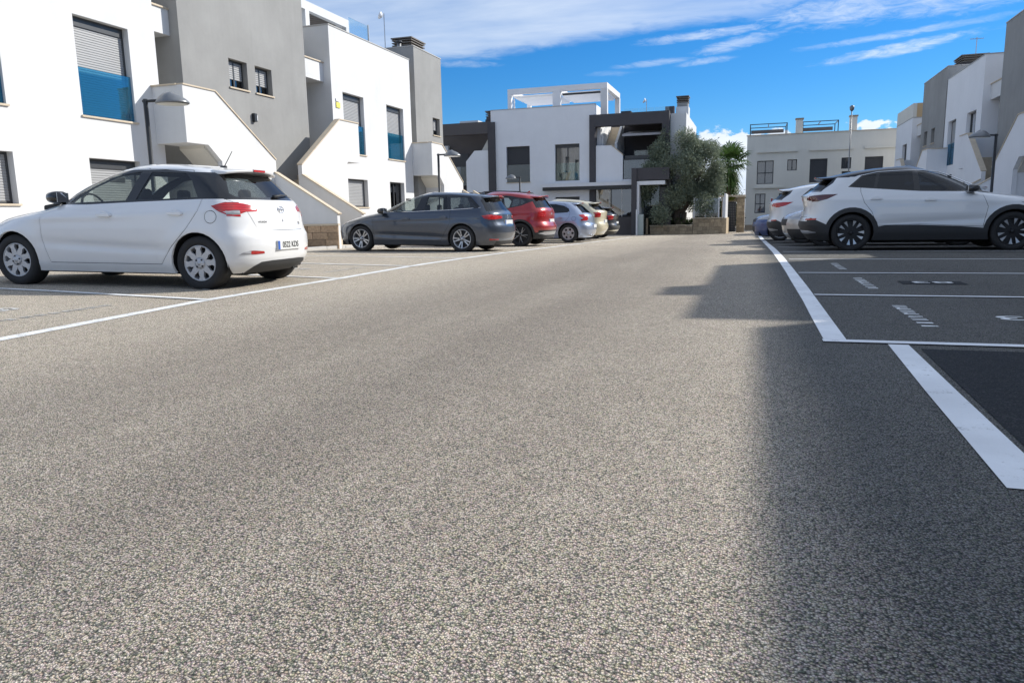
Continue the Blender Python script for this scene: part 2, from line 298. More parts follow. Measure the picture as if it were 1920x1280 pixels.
    s0 = n.new('ShaderNodeMix'); s0.data_type = 'RGBA'; s0.blend_type = 'MULTIPLY'; s0.inputs[7].default_value = (.37, .41, .46, 1); l.new(gmix.outputs[2], s0.inputs[6]); l.new(rt.outputs[0], s0.inputs[0])
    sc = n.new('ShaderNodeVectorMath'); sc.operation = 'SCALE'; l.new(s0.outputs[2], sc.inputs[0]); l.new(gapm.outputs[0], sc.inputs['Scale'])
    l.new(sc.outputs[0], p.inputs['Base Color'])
    h = math_('SUBTRACT', math_('MULTIPLY', v.outputs['Distance'], -1.0), math_('MULTIPLY', v2.outputs['Distance'], .25))
    h = math_('ADD', h, math_('MULTIPLY', sp.outputs[1], .5))
    b = n.new('ShaderNodeBump'); b.inputs['Strength'].default_value = .85 if not smooth_patch else .3; b.inputs['Distance'].default_value = .005; l.new(h, b.inputs['Height']); l.new(b.outputs[0], p.inputs['Normal'])
    return m
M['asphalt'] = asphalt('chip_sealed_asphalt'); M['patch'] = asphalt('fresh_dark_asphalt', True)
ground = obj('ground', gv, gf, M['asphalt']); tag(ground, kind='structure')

def paint_mat(name, wear, col=(.80, .81, .80)):
    m, n, l, p = new_mat(name); p.inputs['Roughness'].default_value = .7
    t = n.new('ShaderNodeTexCoord'); v = n.new('ShaderNodeTexVoronoi'); v.inputs['Scale'].default_value = 115; l.new(t.outputs['Object'], v.inputs['Vector'])
    no = n.new('ShaderNodeTexNoise'); no.inputs['Scale'].default_value = 9; no.inputs['Detail'].default_value = 8; no.inputs['Roughness'].default_value = .75; l.new(t.outputs['Object'], no.inputs['Vector'])
    mr = n.new('ShaderNodeMapRange'); mr.inputs['From Min'].default_value = .62 - wear; mr.inputs['From Max'].default_value = .74 - wear * .8; mr.clamp = True; l.new(no.outputs['Fac'], mr.inputs['Value'])
    a = n.new('ShaderNodeMath'); a.operation = 'MULTIPLY'; l.new(mr.outputs[0], a.inputs[0])
    g2 = n.new('ShaderNodeMapRange'); g2.inputs['From Min'].default_value = .35; g2.inputs['From Max'].default_value = .7; l.new(v.outputs['Distance'], g2.inputs['Value']); l.new(g2.outputs[0], a.inputs[1])
    mx = n.new('ShaderNodeMix'); mx.data_type = 'RGBA'; mx.inputs[6].default_value = (*col, 1); mx.inputs[7].default_value = (.20, .19, .17, 1); l.new(a.outputs[0], mx.inputs[0])
    n3 = n.new('ShaderNodeTexNoise'); n3.inputs['Scale'].default_value = 2.2; n3.inputs['Detail'].default_value = 6; l.new(t.outputs['Object'], n3.inputs['Vector'])
    m3 = n.new('ShaderNodeMapRange'); m3.inputs['From Min'].default_value = .3; m3.inputs['From Max'].default_value = .7; m3.inputs['To Min'].default_value = .82; m3.inputs['To Max'].default_value = 1.04; l.new(n3.outputs['Fac'], m3.inputs['Value'])
    sc = n.new('ShaderNodeVectorMath'); sc.operation = 'SCALE'; l.new(mx.outputs[2], sc.inputs[0]); l.new(m3.outputs[0], sc.inputs['Scale']); l.new(sc.outputs[0], p.inputs['Base Color'])
    b = n.new('ShaderNodeBump'); b.inputs['Strength'].default_value = .55; b.inputs['Distance'].default_value = .003; b.invert = True; l.new(v.outputs['Distance'], b.inputs['Height']); l.new(b.outputs[0], p.inputs['Normal'])
    return m
M['paint'] = paint_mat('white_line_paint', .12); M['paintworn'] = paint_mat('worn_line_paint', .26, (.62, .62, .60)); M['paintfresh'] = paint_mat('fresh_line_paint', .06, (.88, .89, .90))
def strip(name, pts, w, mat, lift=.004, parent=None, w1=None):
    """painted band along a polyline on the ground; pts = centre line"""
    P_ = [Vector((p[0], p[1])) for p in pts]; dense = []
    for a, b in zip(P_, P_[1:]):
        k = max(1, int((b - a).length / 1.0)); dense += [a.lerp(b, i / k) for i in range(k)]
    dense.append(P_[-1]); v = []; f = []; rng = random.Random(int(w * 1000) + len(dense))
    for i, p in enumerate(dense):
        d = (dense[min(i + 1, len(dense) - 1)] - dense[max(i - 1, 0)]).normalized(); nrm = Vector((-d.y, d.x)); ww = w if w1 is None else w + (w1 - w) * i / (len(dense) - 1)
        for s_ in (-.5, .5):
            q = p + nrm * (s_ * ww + rng.uniform(-.003, .003)); v.append((q.x, q.y, gz(q.x, q.y) + lift))
    for i in range(len(dense) - 1): f.append((2 * i, 2 * i + 1, 2 * i + 3, 2 * i + 2))
    return obj(name, v, f, mat, parent)
mark = empty('line_markings', kind='structure')
LX = -5.3
strip('edge_line', [(-4.93, 1.0), (-4.95, 3.7), (-5.22, 6.1), (-5.22, 8.7), (-5.3, 11), (-5.3, 15), (-5.3, 34)], .135, M['paint'], parent=mark)
for y in (3.5, 6.14, 8.68, 11.0, 13.4, 15.95, 18.9, 21.9, 24.6, 27.2, 29.9, 32.5):
    strip('bay_line', [(-5.2, y), (-7.5, y + .18), (-10.6, y + .3)], .088, M['paint'], .008, mark)
strip('edge_line', [(.495, 4.72), (.49, 8), (.47, 11), (.43, 15), (.38, 19), (.31, 25), (.27, 33)], .125, M['paintfresh'], parent=mark)
strip('edge_line', [(.82, 4.70), (.768, 2.30)], .112, M['paintfresh'], parent=mark, w1=.14)
for y, w_ in ((4.76, .085), (7.37, .07), (9.98, .07), (12.72, .07), (15.3, .07), (18.0, .07), (20.7, .07), (23.4, .07), (26.1, .07), (28.8, .07)):
    strip('bay_line', [(.42 if y < 5 else .56, y), (3.2, y + .02), (6.6, y + .1)], w_, M['paintfresh'], .008, mark)
strip('bay_line', [(.845, 2.33), (3.5, 2.33), (6.6, 2.36)], .07, M['paintfresh'], .008, mark)
pv = [(.915, 4.58), (6.4, 4.62), (6.4, 2.44), (.865, 2.42)]
pa = obj('dark_asphalt_patch', [(x, y, gz(x, y) + .003) for x, y in pv], [(0, 1, 2, 3)], M['patch']); tag(pa, kind='structure')
# stencilled lettering strips and bay numbers
def stencil(x, y0, y1, wid, nlet, mat, seed):
    rng = random.Random(seed); mb = MB(); st = (y1 - y0) / nlet
    for i in range(nlet):
        a = y0 + i * st + st * .1; L_ = st * .72
        bars = rng.choice([((0, .30, 0, 1), (.55, .82, 0, 1)), ((0, .34, 0, 1), (.34, .7, .06, .3), (.7, .95, 0, .9)), ((0, .5, 0, 1),), ((0, .3, 0, .95), (.45, .7, .1, 1), (.3, .45, .7, .95))])
        for k, (b0, b1, c0, c1) in enumerate(bars):
            xa, xb = x + (c0 - .5) * wid, x + (c1 - .5) * wid; ya, yb = a + b0 * L_, a + b1 * L_; zz = .004 + .0008 * k
            mb.quad((xa, ya, gz(xa, ya) + zz), (xb, ya, gz(xb, ya) + zz), (xb, yb, gz(xb, yb) + zz), (xa, yb, gz(xa, yb) + zz))
    return mb.build('stencil_lettering', mat, mark, fix=False)
stencil(1.14, 5.45, 6.68, .10, 8, M['paint'], 5); stencil(1.15, 8.02, 9.35, .10, 8, M['paint'], 9); stencil(1.14, 10.6, 11.9, .10, 8, M['paint'], 12)
stencil(-5.83, 4.35, 5.55, .10, 9, M['paintworn'], 4); stencil(-5.95, 6.95, 8.2, .10, 9, M['paintworn'], 7); stencil(-5.95, 9.5, 10.7, .09, 9, M['paintworn'], 2)
def number(txt, x, y, rz, size, sx, mat, lift=.004):
    cu = bpy.data.curves.new('t', 'FONT'); cu.body = txt; cu.size = size; cu.align_x = 'CENTER'; cu.align_y = 'CENTER'; cu.offset = size * .012
    t = bpy.data.objects.new('t', cu); C.objects.link(t); dg = bpy.context.evaluated_depsgraph_get(); me = bpy.data.meshes.new_from_object(t.evaluated_get(dg)); bpy.data.objects.remove(t)
    co = math.cos(rz); si = math.sin(rz); o = bpy.data.objects.new('bay_number', me); C.objects.link(o); o.parent = mark; me.materials.append(mat)
    for v in me.vertices:
        a, b = v.co.x * sx, v.co.y; X_, Y_ = x + a * co - b * si, y + a * si + b * co; v.co = (X_, Y_, gz(X_, Y_) + lift)
    return o
number('63', 1.86, 6.0, math.radians(180), .30, 1.5, M['paint']); 
bx = MB(); bx.quad((1.50, 8.56, .004), (2.10, 8.56, .004), (2.10, 8.92, .004), (1.50, 8.92, .004)); bx.build('number_ground_patch', M['patch'], mark, fix=False)
number('83', 1.80, 8.75, math.radians(180), .26, 1.6, M['paint'], .008)
number('28', -6.62, 4.95, math.radians(0), .34, 1.5, M['paintworn']); number('29', -6.75, 10.0, 0, .3, 1.5, M['paintworn'])
# pavements along the two house rows
pav = simple('pavement_concrete', (.42, .39, .35), .9, noise=.15, nscale=1.5, bump=.3, bscale=80); M['kerb'] = simple('kerb_concrete', (.45, .44, .42), .85, noise=.12, nscale=4, bump=.2)
def pavement(x0, x1, y0, y1, h, name='pavement'):
    mb = MB(); k = int((y1 - y0) / 2); yy = [y0 + (y1 - y0) * i / k for i in range(k + 1)]
    for a, b in zip(yy, yy[1:]):
        za0, za1, zb0, zb1 = gz(x0, a) + h, gz(x1, a) + h, gz(x0, b) + h, gz(x1, b) + h
        mb.quad((x0, a, za0), (x1, a, za1), (x1, b, zb1), (x0, b, zb0))
        for x, q in ((x0, (za0, zb0)), (x1, (za1, zb1))): mb.quad((x, a, q[0] - .3), (x, b, q[1] - .3), (x, b, q[1]), (x, a, q[0]))
    mb.quad((x0, y0, gz(x0, y0) - .2), (x1, y0, gz(x1, y0) - .2), (x1, y0, gz(x1, y0) + h), (x0, y0, gz(x0, y0) + h))
    return tag(mb.build(name, pav), kind='structure')
pavement(-14.0, -11.3, -8, 34, .06); pavement(7.0, 9.6, -8, 56, .08)
def kerbs(x, y0, y1, w, h, nm):
    k = empty(nm, kind='structure'); L_ = 1.0; i = 0; shared = None
    y = y0
    while y < y1:
        mb = MB().box(-w / 2, w / 2, 0.006, L_ - .006, -.2, h)
        if shared is None: o = mb.build('kerb_stone', M['kerb'], k, bevel=.012); shared = o
        else: o = shared.copy(); C.objects.link(o)
        o.location = (x, y, gz(x, y)); y += L_
kerbs(-11.22, 5, 33, .14, .075, 'kerb'); kerbs(6.92, 8, 46, .14, .10, 'kerb')
# ------------------------------------------------------------------ building helpers
class Fr:
    """facade frame: a runs along the wall, z up, d into the building"""
    def __init__(s, kind, c, sg, dz=0.0): s.k, s.c, s.sg, s.dz = kind, c, sg, dz
    def __call__(s, a, z, d):
        z += s.dz
        return (s.c + s.sg * d, a, z) if s.k == 'X' else (a, s.c + s.sg * d, z)
    def box(s, mb, a0, a1, z0, z1, d0, d1):
        p = s(a0, z0, d0); q = s(a1, z1, d1); return mb.box(p[0], q[0], p[1], q[1], p[2], q[2])
def wall_open(mb, fr, a0, a1, z0, z1, ops, depth=.25):
    """front sheet with real openings and reveals"""
    As = sorted({a0, a1, *[v for o in ops for v in o[:2]]}); Zs = sorted({z0, z1, *[v for o in ops for v in o[2:4]]})
    for i in range(len(As) - 1):
        for j in range(len(Zs) - 1):
            ca, cz = (As[i] + As[i + 1]) / 2, (Zs[j] + Zs[j + 1]) / 2
            if any(o[0] < ca < o[1] and o[2] < cz < o[3] for o in ops): continue
            mb.quad(fr(As[i], Zs[j], 0), fr(As[i + 1], Zs[j], 0), fr(As[i + 1], Zs[j + 1], 0), fr(As[i], Zs[j + 1], 0))
    for o in ops:
        b0, b1, c0, c1 = o[:4]; D = depth
        mb.quad(fr(b0, c0, 0), fr(b0, c1, 0), fr(b0, c1, D), fr(b0, c0, D)); mb.quad(fr(b1, c0, 0), fr(b1, c1, 0), fr(b1, c1, D), fr(b1, c0, D))
        mb.quad(fr(b0, c1, 0), fr(b1, c1, 0), fr(b1, c1, D), fr(b0, c1, D)); mb.quad(fr(b0, c0, 0), fr(b1, c0, 0), fr(b1, c0, D), fr(b0, c0, D))
def block(name, fr, a0, a1, ztop, depth, ops, mat, capmat=None, zbot=-1.2, roof=.85, side_ops=None):
    mb = MB(); wall_open(mb, fr, a0, a1, zbot, ztop, ops)
    q = lambda a, z, d: fr(a, z, d)
    for a in (a0, a1): mb.quad(q(a, zbot, 0), q(a, ztop, 0), q(a, ztop, depth), q(a, zbot, depth))
    mb.quad(q(a0, zbot, depth), q(a1, zbot, depth), q(a1, ztop, depth), q(a0, ztop, depth))
    t = .2; zr = ztop - roof
    mb.quad(q(a0 + t, zr, t), q(a1 - t, zr, t), q(a1 - t, zr, depth - t), q(a0 + t, zr, depth - t))
    ring_o = [(a0, 0), (a1, 0), (a1, depth), (a0, depth)]; ring_i = [(a0 + t, t), (a1 - t, t), (a1 - t, depth - t), (a0 + t, depth - t)]
    for i in range(4):
        j = (i + 1) % 4; A, B, A2, B2 = ring_o[i], ring_o[j], ring_i[i], ring_i[j]
        mb.quad(q(A[0], ztop, A[1]), q(B[0], ztop, B[1]), q(B2[0], ztop, B2[1]), q(A2[0], ztop, A2[1]))
        mb.quad(q(A2[0], zr, A2[1]), q(B2[0], zr, B2[1]), q(B2[0], ztop, B2[1]), q(A2[0], ztop, A2[1]))
    w = mb.build('wall', mat, name, fix=False)
    cm = MB(); e = .02
    for (b0, b1, d0, d1) in ((a0 - e, a1 + e, -e, t + .01), (a0 - e, a1 + e, depth - t, depth + e), (a0 - e, a0 + t, t + .012, depth - t - .002), (a1 - t, a1 + e, t + .012, depth - t - .002)):
        fr.box(cm, b0, b1, ztop + .002, ztop + .04, d0, d1)
    cm.build('coping', capmat or M['coping'], name)
    return w
def window(parent, fr, o, style, rng=None):
    """style: shutter (blind down) / half / glass / dark ; flags b = balustrade"""
    b0, b1, c0, c1 = o; st = style.split('+'); D = .16; f = .055
    fm = MB()
    fr.box(fm, b0, b0 + f, c0, c1, D, D + .07); fr.box(fm, b1 - f, b1, c0, c1, D, D + .07); fr.box(fm, b0 + f, b1 - f, c1 - f, c1, D, D + .07); fr.box(fm, b0 + f, b1 - f, c0, c0 + f, D, D + .07)
    top = c1 - f
    if 'box' in st: fr.box(fm, b0 + f, b1 - f, top - .15, top, D - .02, D + .07); top -= .15
    if 'mull' in st: m_ = (b0 + b1) / 2; fr.box(fm, m_ - .03, m_ + .03, c0 + f, top, D + .003, D + .067)
    if 'cross' in st: z_ = c0 + (c1 - c0) * .48; fr.box(fm, b0 + f, b1 - f, z_ - .03, z_ + .03, D + .006, D + .064)
    w = fm.build('window', M['frame'], parent, bevel=.004)
    cov = 0
    for s_ in st:
        if s_.startswith('sh'): cov = float(s_[2:] or 100) / 100
    if cov > 0:
        zb = top - (top - c0 - f) * cov; n = max(3, int((top - zb) / .052)); sm = MB(); h = (top - zb) / n
        for i in range(n):
            z0 = zb + i * h
            sm.quad(fr(b0 + f, z0, D + .022), fr(b1 - f, z0, D + .022), fr(b1 - f, z0 + h * .25, D + .010), fr(b0 + f, z0 + h * .25, D + .010))
            sm.quad(fr(b0 + f, z0 + h * .25, D + .010), fr(b1 - f, z0 + h * .25, D + .010), fr(b1 - f, z0 + h * .95, D + .012), fr(b0 + f, z0 + h * .95, D + .012))
            sm.quad(fr(b0 + f, z0 + h * .95, D + .012), fr(b1 - f, z0 + h * .95, D + .012), fr(b1 - f, z0 + h, D + .022), fr(b0 + f, z0 + h, D + .022))
        sm.build('roller_shutter', M['shutdark'] if 'dk' in st else M['shutter'], w, fix=False)
    if cov < .99:
        pm = MB(); pm.quad(fr(b0 + f, c0 + f, D + .04), fr(b1 - f, c0 + f, D + .04), fr(b1 - f, top, D + .04), fr(b0 + f, top, D + .04)); pm.build('pane', M['pane'], w, fix=False)
        rm = MB(); rm.quad(fr(b0, c0, 1.2), fr(b1, c0, 1.2), fr(b1, c1, 1.2), fr(b0, c1, 1.2))
        for a in (b0, b1): rm.quad(fr(a, c0, .25), fr(a, c1, .25), fr(a, c1, 1.2), fr(a, c0, 1.2))
        rm.quad(fr(b0, c0, .25), fr(b1, c0, .25), fr(b1, c0, 1.2), fr(b0, c0, 1.2)); rm.quad(fr(b0, c1, .25), fr(b1, c1, .25), fr(b1, c1, 1.2), fr(b0, c1, 1.2)); rm.build('room_recess', M['room'], w, fix=False)
        if 'cur' in st:
            cm = MB(); n = 24
            for i in range(n):
                t0, t1 = i / n, (i + 1) / n; A = b0 + f + (b1 - b0 - 2 * f) * t0; B = b0 + f + (b1 - b0 - 2 * f) * t1
                da, db = .30 + .025 * math.sin(t0 * 40), .30 + .025 * math.sin(t1 * 40); cm.quad(fr(A, c0, da), fr(B, c0, db), fr(B, c1, db), fr(A, c1, da))
            cm.build('curtain', M['curtain'], w, fix=False)
    if 'sill' in st:
        sm = MB(); fr.box(sm, b0 - .04, b1 + .04, c0 - .035, c0 + .004, -.04, D - .002); sm.build('sill', M['cap'], w)
    if 'bal' in st:
        gm = MB(); fr.box(gm, b0 + .01, b1 - .01, c0 + .02, c0 + (c1 - c0) * .49, .055, .068); gm.build('glass_balustrade', M['frost'] if 'fr' in st else (M['blueglass'] if 'blue' in st else M['clearglass']), w)
    return w
def chimney(parent, x0, x1, y0, y1, z0, z1, wm, n=3):
    mb = MB().box(x0, x1, y0, y1, z0, z1 - .32); c = mb.build('chimney', wm, parent)
    lm = MB()
    for i in range(n):
        z = z1 - .30 + i * .11; lm.box(x0 - .03, x1 + .03, y0 - .03, y1 + .03, z, z + .035)
    lm.box(x0 + .12, x1 - .12, y0 + .12, y1 - .12, z1 - .32, z1); lm.box(x0 - .06, x1 + .06, y0 - .06, y1 + .06, z1, z1 + .05); lm.build('louvre_cap', M['wood'], c)

# ------------------------------------------------------------------ house rows
def white_house(sgn, X0, y0, y1, dz, label, w_up, w_lo, mat='white', pergola=False, group=None, top=7.3, zoff=0):
    fr = Fr('X', X0, sgn, dz); e = empty('white_house', (0, 0, 0), label=label, category='house', group=group)
    ops = []; todo = []
    for (a, s_) in w_up: o = (a, a + 1.5, 3.12, 5.22); ops.append(o); todo.append((o, s_))
    for (a, wd, s_) in w_lo: o = (a, a + wd, 1.2 if wd > 1.35 else .15, 2.22); ops.append(o); todo.append((o, s_))
    block(e, fr, y0, y1, top, 9.0, ops, M[mat])
    for o, s_ in todo: window(e, fr, o, s_)
    return e, fr
def tower(sgn, X0, y0, y1, dz, label, wins, top=7.95, group=None, lamp=None, mat='grey'):
    fr = Fr('X', X0, sgn, dz); e = empty('grey_tower', label=label, category='building', group=group)
    ops = [(a, a + .8, 4.47, 5.24) for a in wins]
    block(e, fr, y0, y1, top, 8.0, ops, M[mat])
    for o in ops: window(e, fr, o, 'mull+sh70+sill')
    if lamp:
        mb = MB(); fr.box(mb, lamp - .06, lamp + .06, 3.62, 3.86, -.10, 0); wl_ = mb.build('wall_lamp', M['metal_dark'], e, bevel=.01)
        mb = MB(); fr.box(mb, lamp + .09, lamp + .19, 3.68, 3.82, -.02, .0); mb.build('name_plate', M['metal_white'], e)
    return e, fr
def porch(sgn, X0, ya, yb, dz, label, group=None, ztop=6.07):
    """recessed gap between a house and a tower: back wall, bridge parapet, dark ground floor"""
    fr = Fr('X', X0, sgn, dz); e = empty('recessed_porch', label=label, category='porch', group=group)
    a0, a1 = ya + .004, yb - .004
    mb = MB(); fr.box(mb, a0, a1, 2.9, 7.0, 1.5, 1.7); mb.build('back_wall', M['grey'], e)
    mb = MB(); fr.box(mb, a0, a1, -1, 2.85, 1.3, 1.5); mb.build('ground_wall', M['brown'], e)
    mb = MB(); fr.box(mb, a0, a1, ztop - .5, ztop, .28, .40); mb.build('bridge_parapet', M['white'], e)
    mb = MB(); fr.box(mb, a0, a1, ztop + .001, ztop + .04, .24, .44); mb.build('cap', M['cap'], e)
    mb = MB(); fr.box(mb, a0, a1, ztop - .62, ztop - .502, .28, 1.48); mb.build('slab', M['white'], e)
    if a1 - a0 > .6:
        mb = MB(); fr.box(mb, a0 + .1, min(a1 - .1, a0 + 1.1), 3.1, 5.15, 1.44, 1.496); d = mb.build('door', M['brown'], e); mb = MB(); fr.box(mb, a0 + .18, a0 + .21, 4.0, 4.2, 1.38, 1.43); mb.build('handle', M['steel'], d)
    return e
def stairs(sgn, X0, t0, dz, label, group=None, full=True, mat='white', left=True):
    """double outside stair centred on a tower starting at t0: one flight from the street, then one up to each side"""
    fr = Fr('X', X0, sgn, dz); e = empty('outside_stair', label=label, category='staircase', group=group)
    O = t0 - 16.3; D = -.9; W_ = .14; wm = M[mat]
    def wallpoly(poly, nm='parapet', d=D, w=W_, m=wm):
        mb = MB(); mb.prism(poly, lambda a, z, dd: fr(a + O, z, dd), d, d + w); return mb.build(nm, m, e)
    def caps(pts, d=D, w=W_, th=.035, over=.025):
        for (a, b) in zip(pts, pts[1:]):
            mb = MB(); A = Vector((a[0], a[1])); B = Vector((b[0], b[1])); n = (B - A).normalized(); n = Vector((-n.y, n.x)) if n.x > 0 else Vector((n.y, -n.x))
            mb.prism([A, B, B + n * th, A + n * th], lambda a_, z, dd: fr(a_ + O, z + .001, dd), d - over, d + w + over); mb.build('cap', M['cap'], e)
    # flight to the near side
    L1 = [(15.2, 4.02), (16.35, 4.02), (18.72, 2.48)]
    wallpoly([(15.2, 2.68), (15.95, 2.68), (16.42, 2.30), (16.42, -1), (18.72, -1), (18.72, 2.48), (16.35, 4.02), (15.2, 4.02)]); caps(L1)
    mb = MB(); fr.box(mb, 15.2 + O, 15.34 + O, 2.68, 4.02, D + W_ + .001, -.002); mb.build('parapet', wm, e)
    mb = MB(); fr.box(mb, 15.16 + O, 15.38 + O, 4.022, 4.057, D + W_ + .03, -.002); mb.build('cap', M['cap'], e)
    mb = MB(); fr.box(mb, 15.342 + O, 16.2 + O, 2.68, 3.05, D + W_ + .001, .25 if False else -.002); mb.build('landing', wm, e)
    mb = MB(); mb.prism([(15.95, 2.60), (16.46, 2.2), (16.46, 2.36), (15.95, 2.76)], lambda a, z, dd: fr(a + O, z, dd), D + W_ + .002, -.004); mb.build('soffit', M['cream'], e)
    mb = MB(); fr.box(mb, 16.462 + O, 16.6 + O, -1, 2.25, D + W_ + .002, -.004); mb.build('under_stair_wall', wm, e)
    if not full: return stair_entry(fr, e, O, D, W_, wm, t0)
    # flight to the far side
    L2 = [(20.02, 2.42), (22.36, 4.0), (23.6, 4.0)]
    wallpoly([(20.02, -1), (22.3, -1), (22.3, 2.30), (22.8, 2.68), (23.6, 2.68), (23.6, 4.0), (22.36, 4.0), (20.02, 2.42)]); caps(L2)
    mb = MB(); fr.box(mb, 23.46 + O, 23.6 + O, 2.68, 4.0, D + W_ + .001, -.002); mb.build('parapet', wm, e)
    mb = MB(); fr.box(mb, 22.6 + O, 23.458 + O, 2.68, 3.05, D + W_ + .001, -.002); mb.build('landing', wm, e)
    # steps of both flights
    for k in range(10):
        for a, s_ in ((18.6 - k * .235, -1), (20.15 + k * .235, 1)):
            z = 1.35 + (k + 1) * .17; mb = MB(); fr.box(mb, min(a, a + s_ * .233) + O, max(a, a + s_ * .233) + O, z - .4, z, D + W_ + .003, -.006); mb.build('step', M['cap'], e)
    mb = MB(); fr.box(mb, 18.62 + O, 20.12 + O, .9, 1.35, D + W_ + .004, -.006); mb.build('landing', M['cap'], e)
    return stair_entry(fr, e, O, D, W_, wm, t0)
def stair_entry(fr, e, O, D, W_, wm, t0):
    # entrance flight towards the car park, between two low sloping walls
    for a in (18.62, 20.0):
        mb = MB(); mb.prism([(D, -1), (D, 2.12), (-2.86, .93), (-2.86, -1)], lambda d_, z, aa: fr(aa + O, z, d_), a, a + .14); mb.build('side_wall', wm, e)
        A = Vector((D, 2.12)); B = Vector((-2.90, .91)); n = Vector((.52, .85)) if False else Vector((-(B - A).y, (B - A).x)).normalized(); n = n if n.y > 0 else -n
        mb = MB(); mb.prism([A, B, B + n * .035, A + n * .035], lambda d_, z, aa: fr(aa + O, z + .001, d_), a - .025, a + .165); mb.build('cap', M['cap'], e)
    for k in range(7):
        d1 = -2.7 + k * .28; z = .30 + k * .15; mb = MB(); fr.box(mb, 18.762 + O, 19.998 + O, z - .5, z, d1, d1 + .278); mb.build('step', M['cap'], e)
    # stone footing of the near low wall: single blocks with recessed joints
    core = MB(); fr.box(core, 18.58 + O, 18.618 + O, -.4, .60, -2.88, D); core.build('mortar_bed', M['mortar'], e)
    mb = MB(); fr.box(mb, 18.54 + O, 18.63 + O, .60, .655, -2.92, D); mb.build('footing_cap', M['cap'], e)
    rng = random.Random(3 + int(t0)); pr = {}
    for r in range(5):
        z0 = -.36 + r * .193; d_ = -2.895 + (0 if r % 2 else -.0)
        first = True
        while d_ < D - .05:
            w = rng.choice((.34, .42, .5, .56)) * (.6 if first and r % 2 else 1); w = min(w, D - d_); first = False
            mb = MB(); pr_ = rng.uniform(.018, .034); fr.box(mb, 18.58 - pr_ + O, 18.579 + O, z0 + .006, z0 + .187, d_ + .006, d_ + w - .006); mb.build('stone_block', M['stone'], e, bevel=.006); d_ += w
    return e
# ------------------------------------------------------------------ left row
h, fr = white_house(-1, -14.0, 9.15, 15.45, 0, 'nearest white house on the left with a large half shuttered window above the white hatchback', [(9.85, 'box+sh+bal+blue+sill'), (13.12, 'box+sh+bal+blue+sill')], [(9.9, 1.45, 'sh+sill'), (13.15, 1.45, 'box+sh+sill')])
tower(-1, -14.0, 16.3, 21.95, 0, 'grey rendered tower on the left behind the white hatchback with two small windows', [18.14, 19.30], lamp=19.06)
porch(-1, -14.0, 15.45, 16.3, 0, 'narrow recessed porch between the nearest left white house and the grey tower'); porch(-1, -14.0, 21.95, 23.5, 0, 'recessed porch between the left grey tower and the second left white house')
stairs(-1, -14.0, 16.3, 0, 'white outside stairs before the left grey tower, stone footing beside the blue grey estate car')
h2, fr2 = white_house(-1, -14.0, 23.5, 29.8, 0, 'second white house on the left with two tall windows and a white roof pergola', [(24.22, 'box+sh+bal+blue+sill'), (27.55, 'box+sh+bal+blue+sill')], [(24.28, 1.45, 'sh+sill'), (27.57, 1.3, 'mull')])
tower(-1, -14.0, 30.3, 33.22, 0, 'narrow grey end tower of the left row with louvred chimney', [32.08], lamp=30.75)
porch(-1, -14.0, 29.8, 30.3, 0, 'narrow gap porch beside the left end tower')
stairs(-1, -14.0, 30.9, -.12, 'far white outside stairs at the end of the left row beside a street lamp', full=False)
# plate, vent line and roof things on the second house
mb = MB().box(-13.985, -13.97, 23.72, 23.98, 4.62, 4.80); mb.build('alarm_plate', M['yellow'], h2); mb = MB().box(-13.985, -13.97, 23.72, 23.95, 4.83, 4.93); mb.build('number_plate', M['metal_white'], h2)
pg = empty('roof_pergola', label='white frame pergola on the roof terrace of the second left house', category='pergola')
mb = MB(); mb.box(-15.4, -15.2, 20.2, 27.1, 8.05, 8.35); mb.box(-18.6, -18.4, 20.2, 27.1, 8.05, 8.35); mb.box(-18.4, -15.4, 26.9, 27.1, 8.06, 8.34); mb.box(-18.4, -15.4, 23.8, 24.0, 8.06, 8.34); mb.build('beam', M['white'], pg)
for x in (-15.4, -18.6):
    for y in (24.05, 26.85): mb = MB().box(x, x + .2, y, y + .25, 6.45, 8.049); mb.build('post', M['white'], pg)
for k in range(12): mb = MB().box(-18.39, -15.41, 24.12 + k * .23, 24.17 + k * .23, 8.10, 8.22); mb.build('slat', M['wood'], pg)
mb = MB().box(-18.5, -15.5, 21.0, 23.7, 6.45, 7.9); mb.build('stair_head', M['white'], pg)
bl = empty('glass_roof_balustrade', label='clear glass balustrade with steel posts on the roof edge of the second left house', category='balustrade')
for a, b in ((25.2, 26.6),): mb = MB().box(-14.16, -14.148, a, b, 7.36, 7.95); mb.build('glass_panel', M['clearglass'], bl)
for y in (26.64,): mb = MB().box(-14.18, -14.13, y, y + .04, 7.34, 8.0); mb.build('post', M['steel'], bl)
def antenna(x, y, z0, z1, label, dish=True, yagi=False):
    e = empty('aerial_mast', (x, y, z0), label=label, category='aerial'); h_ = z1 - z0
    mb = MB().tube([(0, 0, 0), (0, 0, h_)], .02, 6); mb.build('mast', M['steel'], e)
    if dish:
        mb = MB().tube([(-.05, -.02, h_ - .1), (-.12, -.04, h_ - .08), (-.16, -.05, h_ - .06)], [.05, .13, .15], 14); mb.build('dish', M['metal_white'], e, True)
    else:
        mb = MB().tube([(-.3, 0, h_ - .08), (.3, .05, h_ - .08)], .012, 5)
        for k in range(6): x_ = -.28 + k * .11; mb.tube([(x_, -.16, h_ - .08), (x_, .16, h_ - .08)], .008, 4)
        mb.build('yagi', M['steel'], e)
antenna(-14.35, 28.4, 6.5, 8.85, 'roof aerial mast with white dish on the second left house')
ch = empty('roof_chimney', label='louvred chimney on the left end tower', category='chimney'); chimney(ch, -16.3, -15.15, 33.0, 34.7 - .0, 7.1, 8.75, M['grey']) if False else chimney(ch, -15.6, -14.7, 31.6, 33.0, 7.1, 8.62, M['grey'])
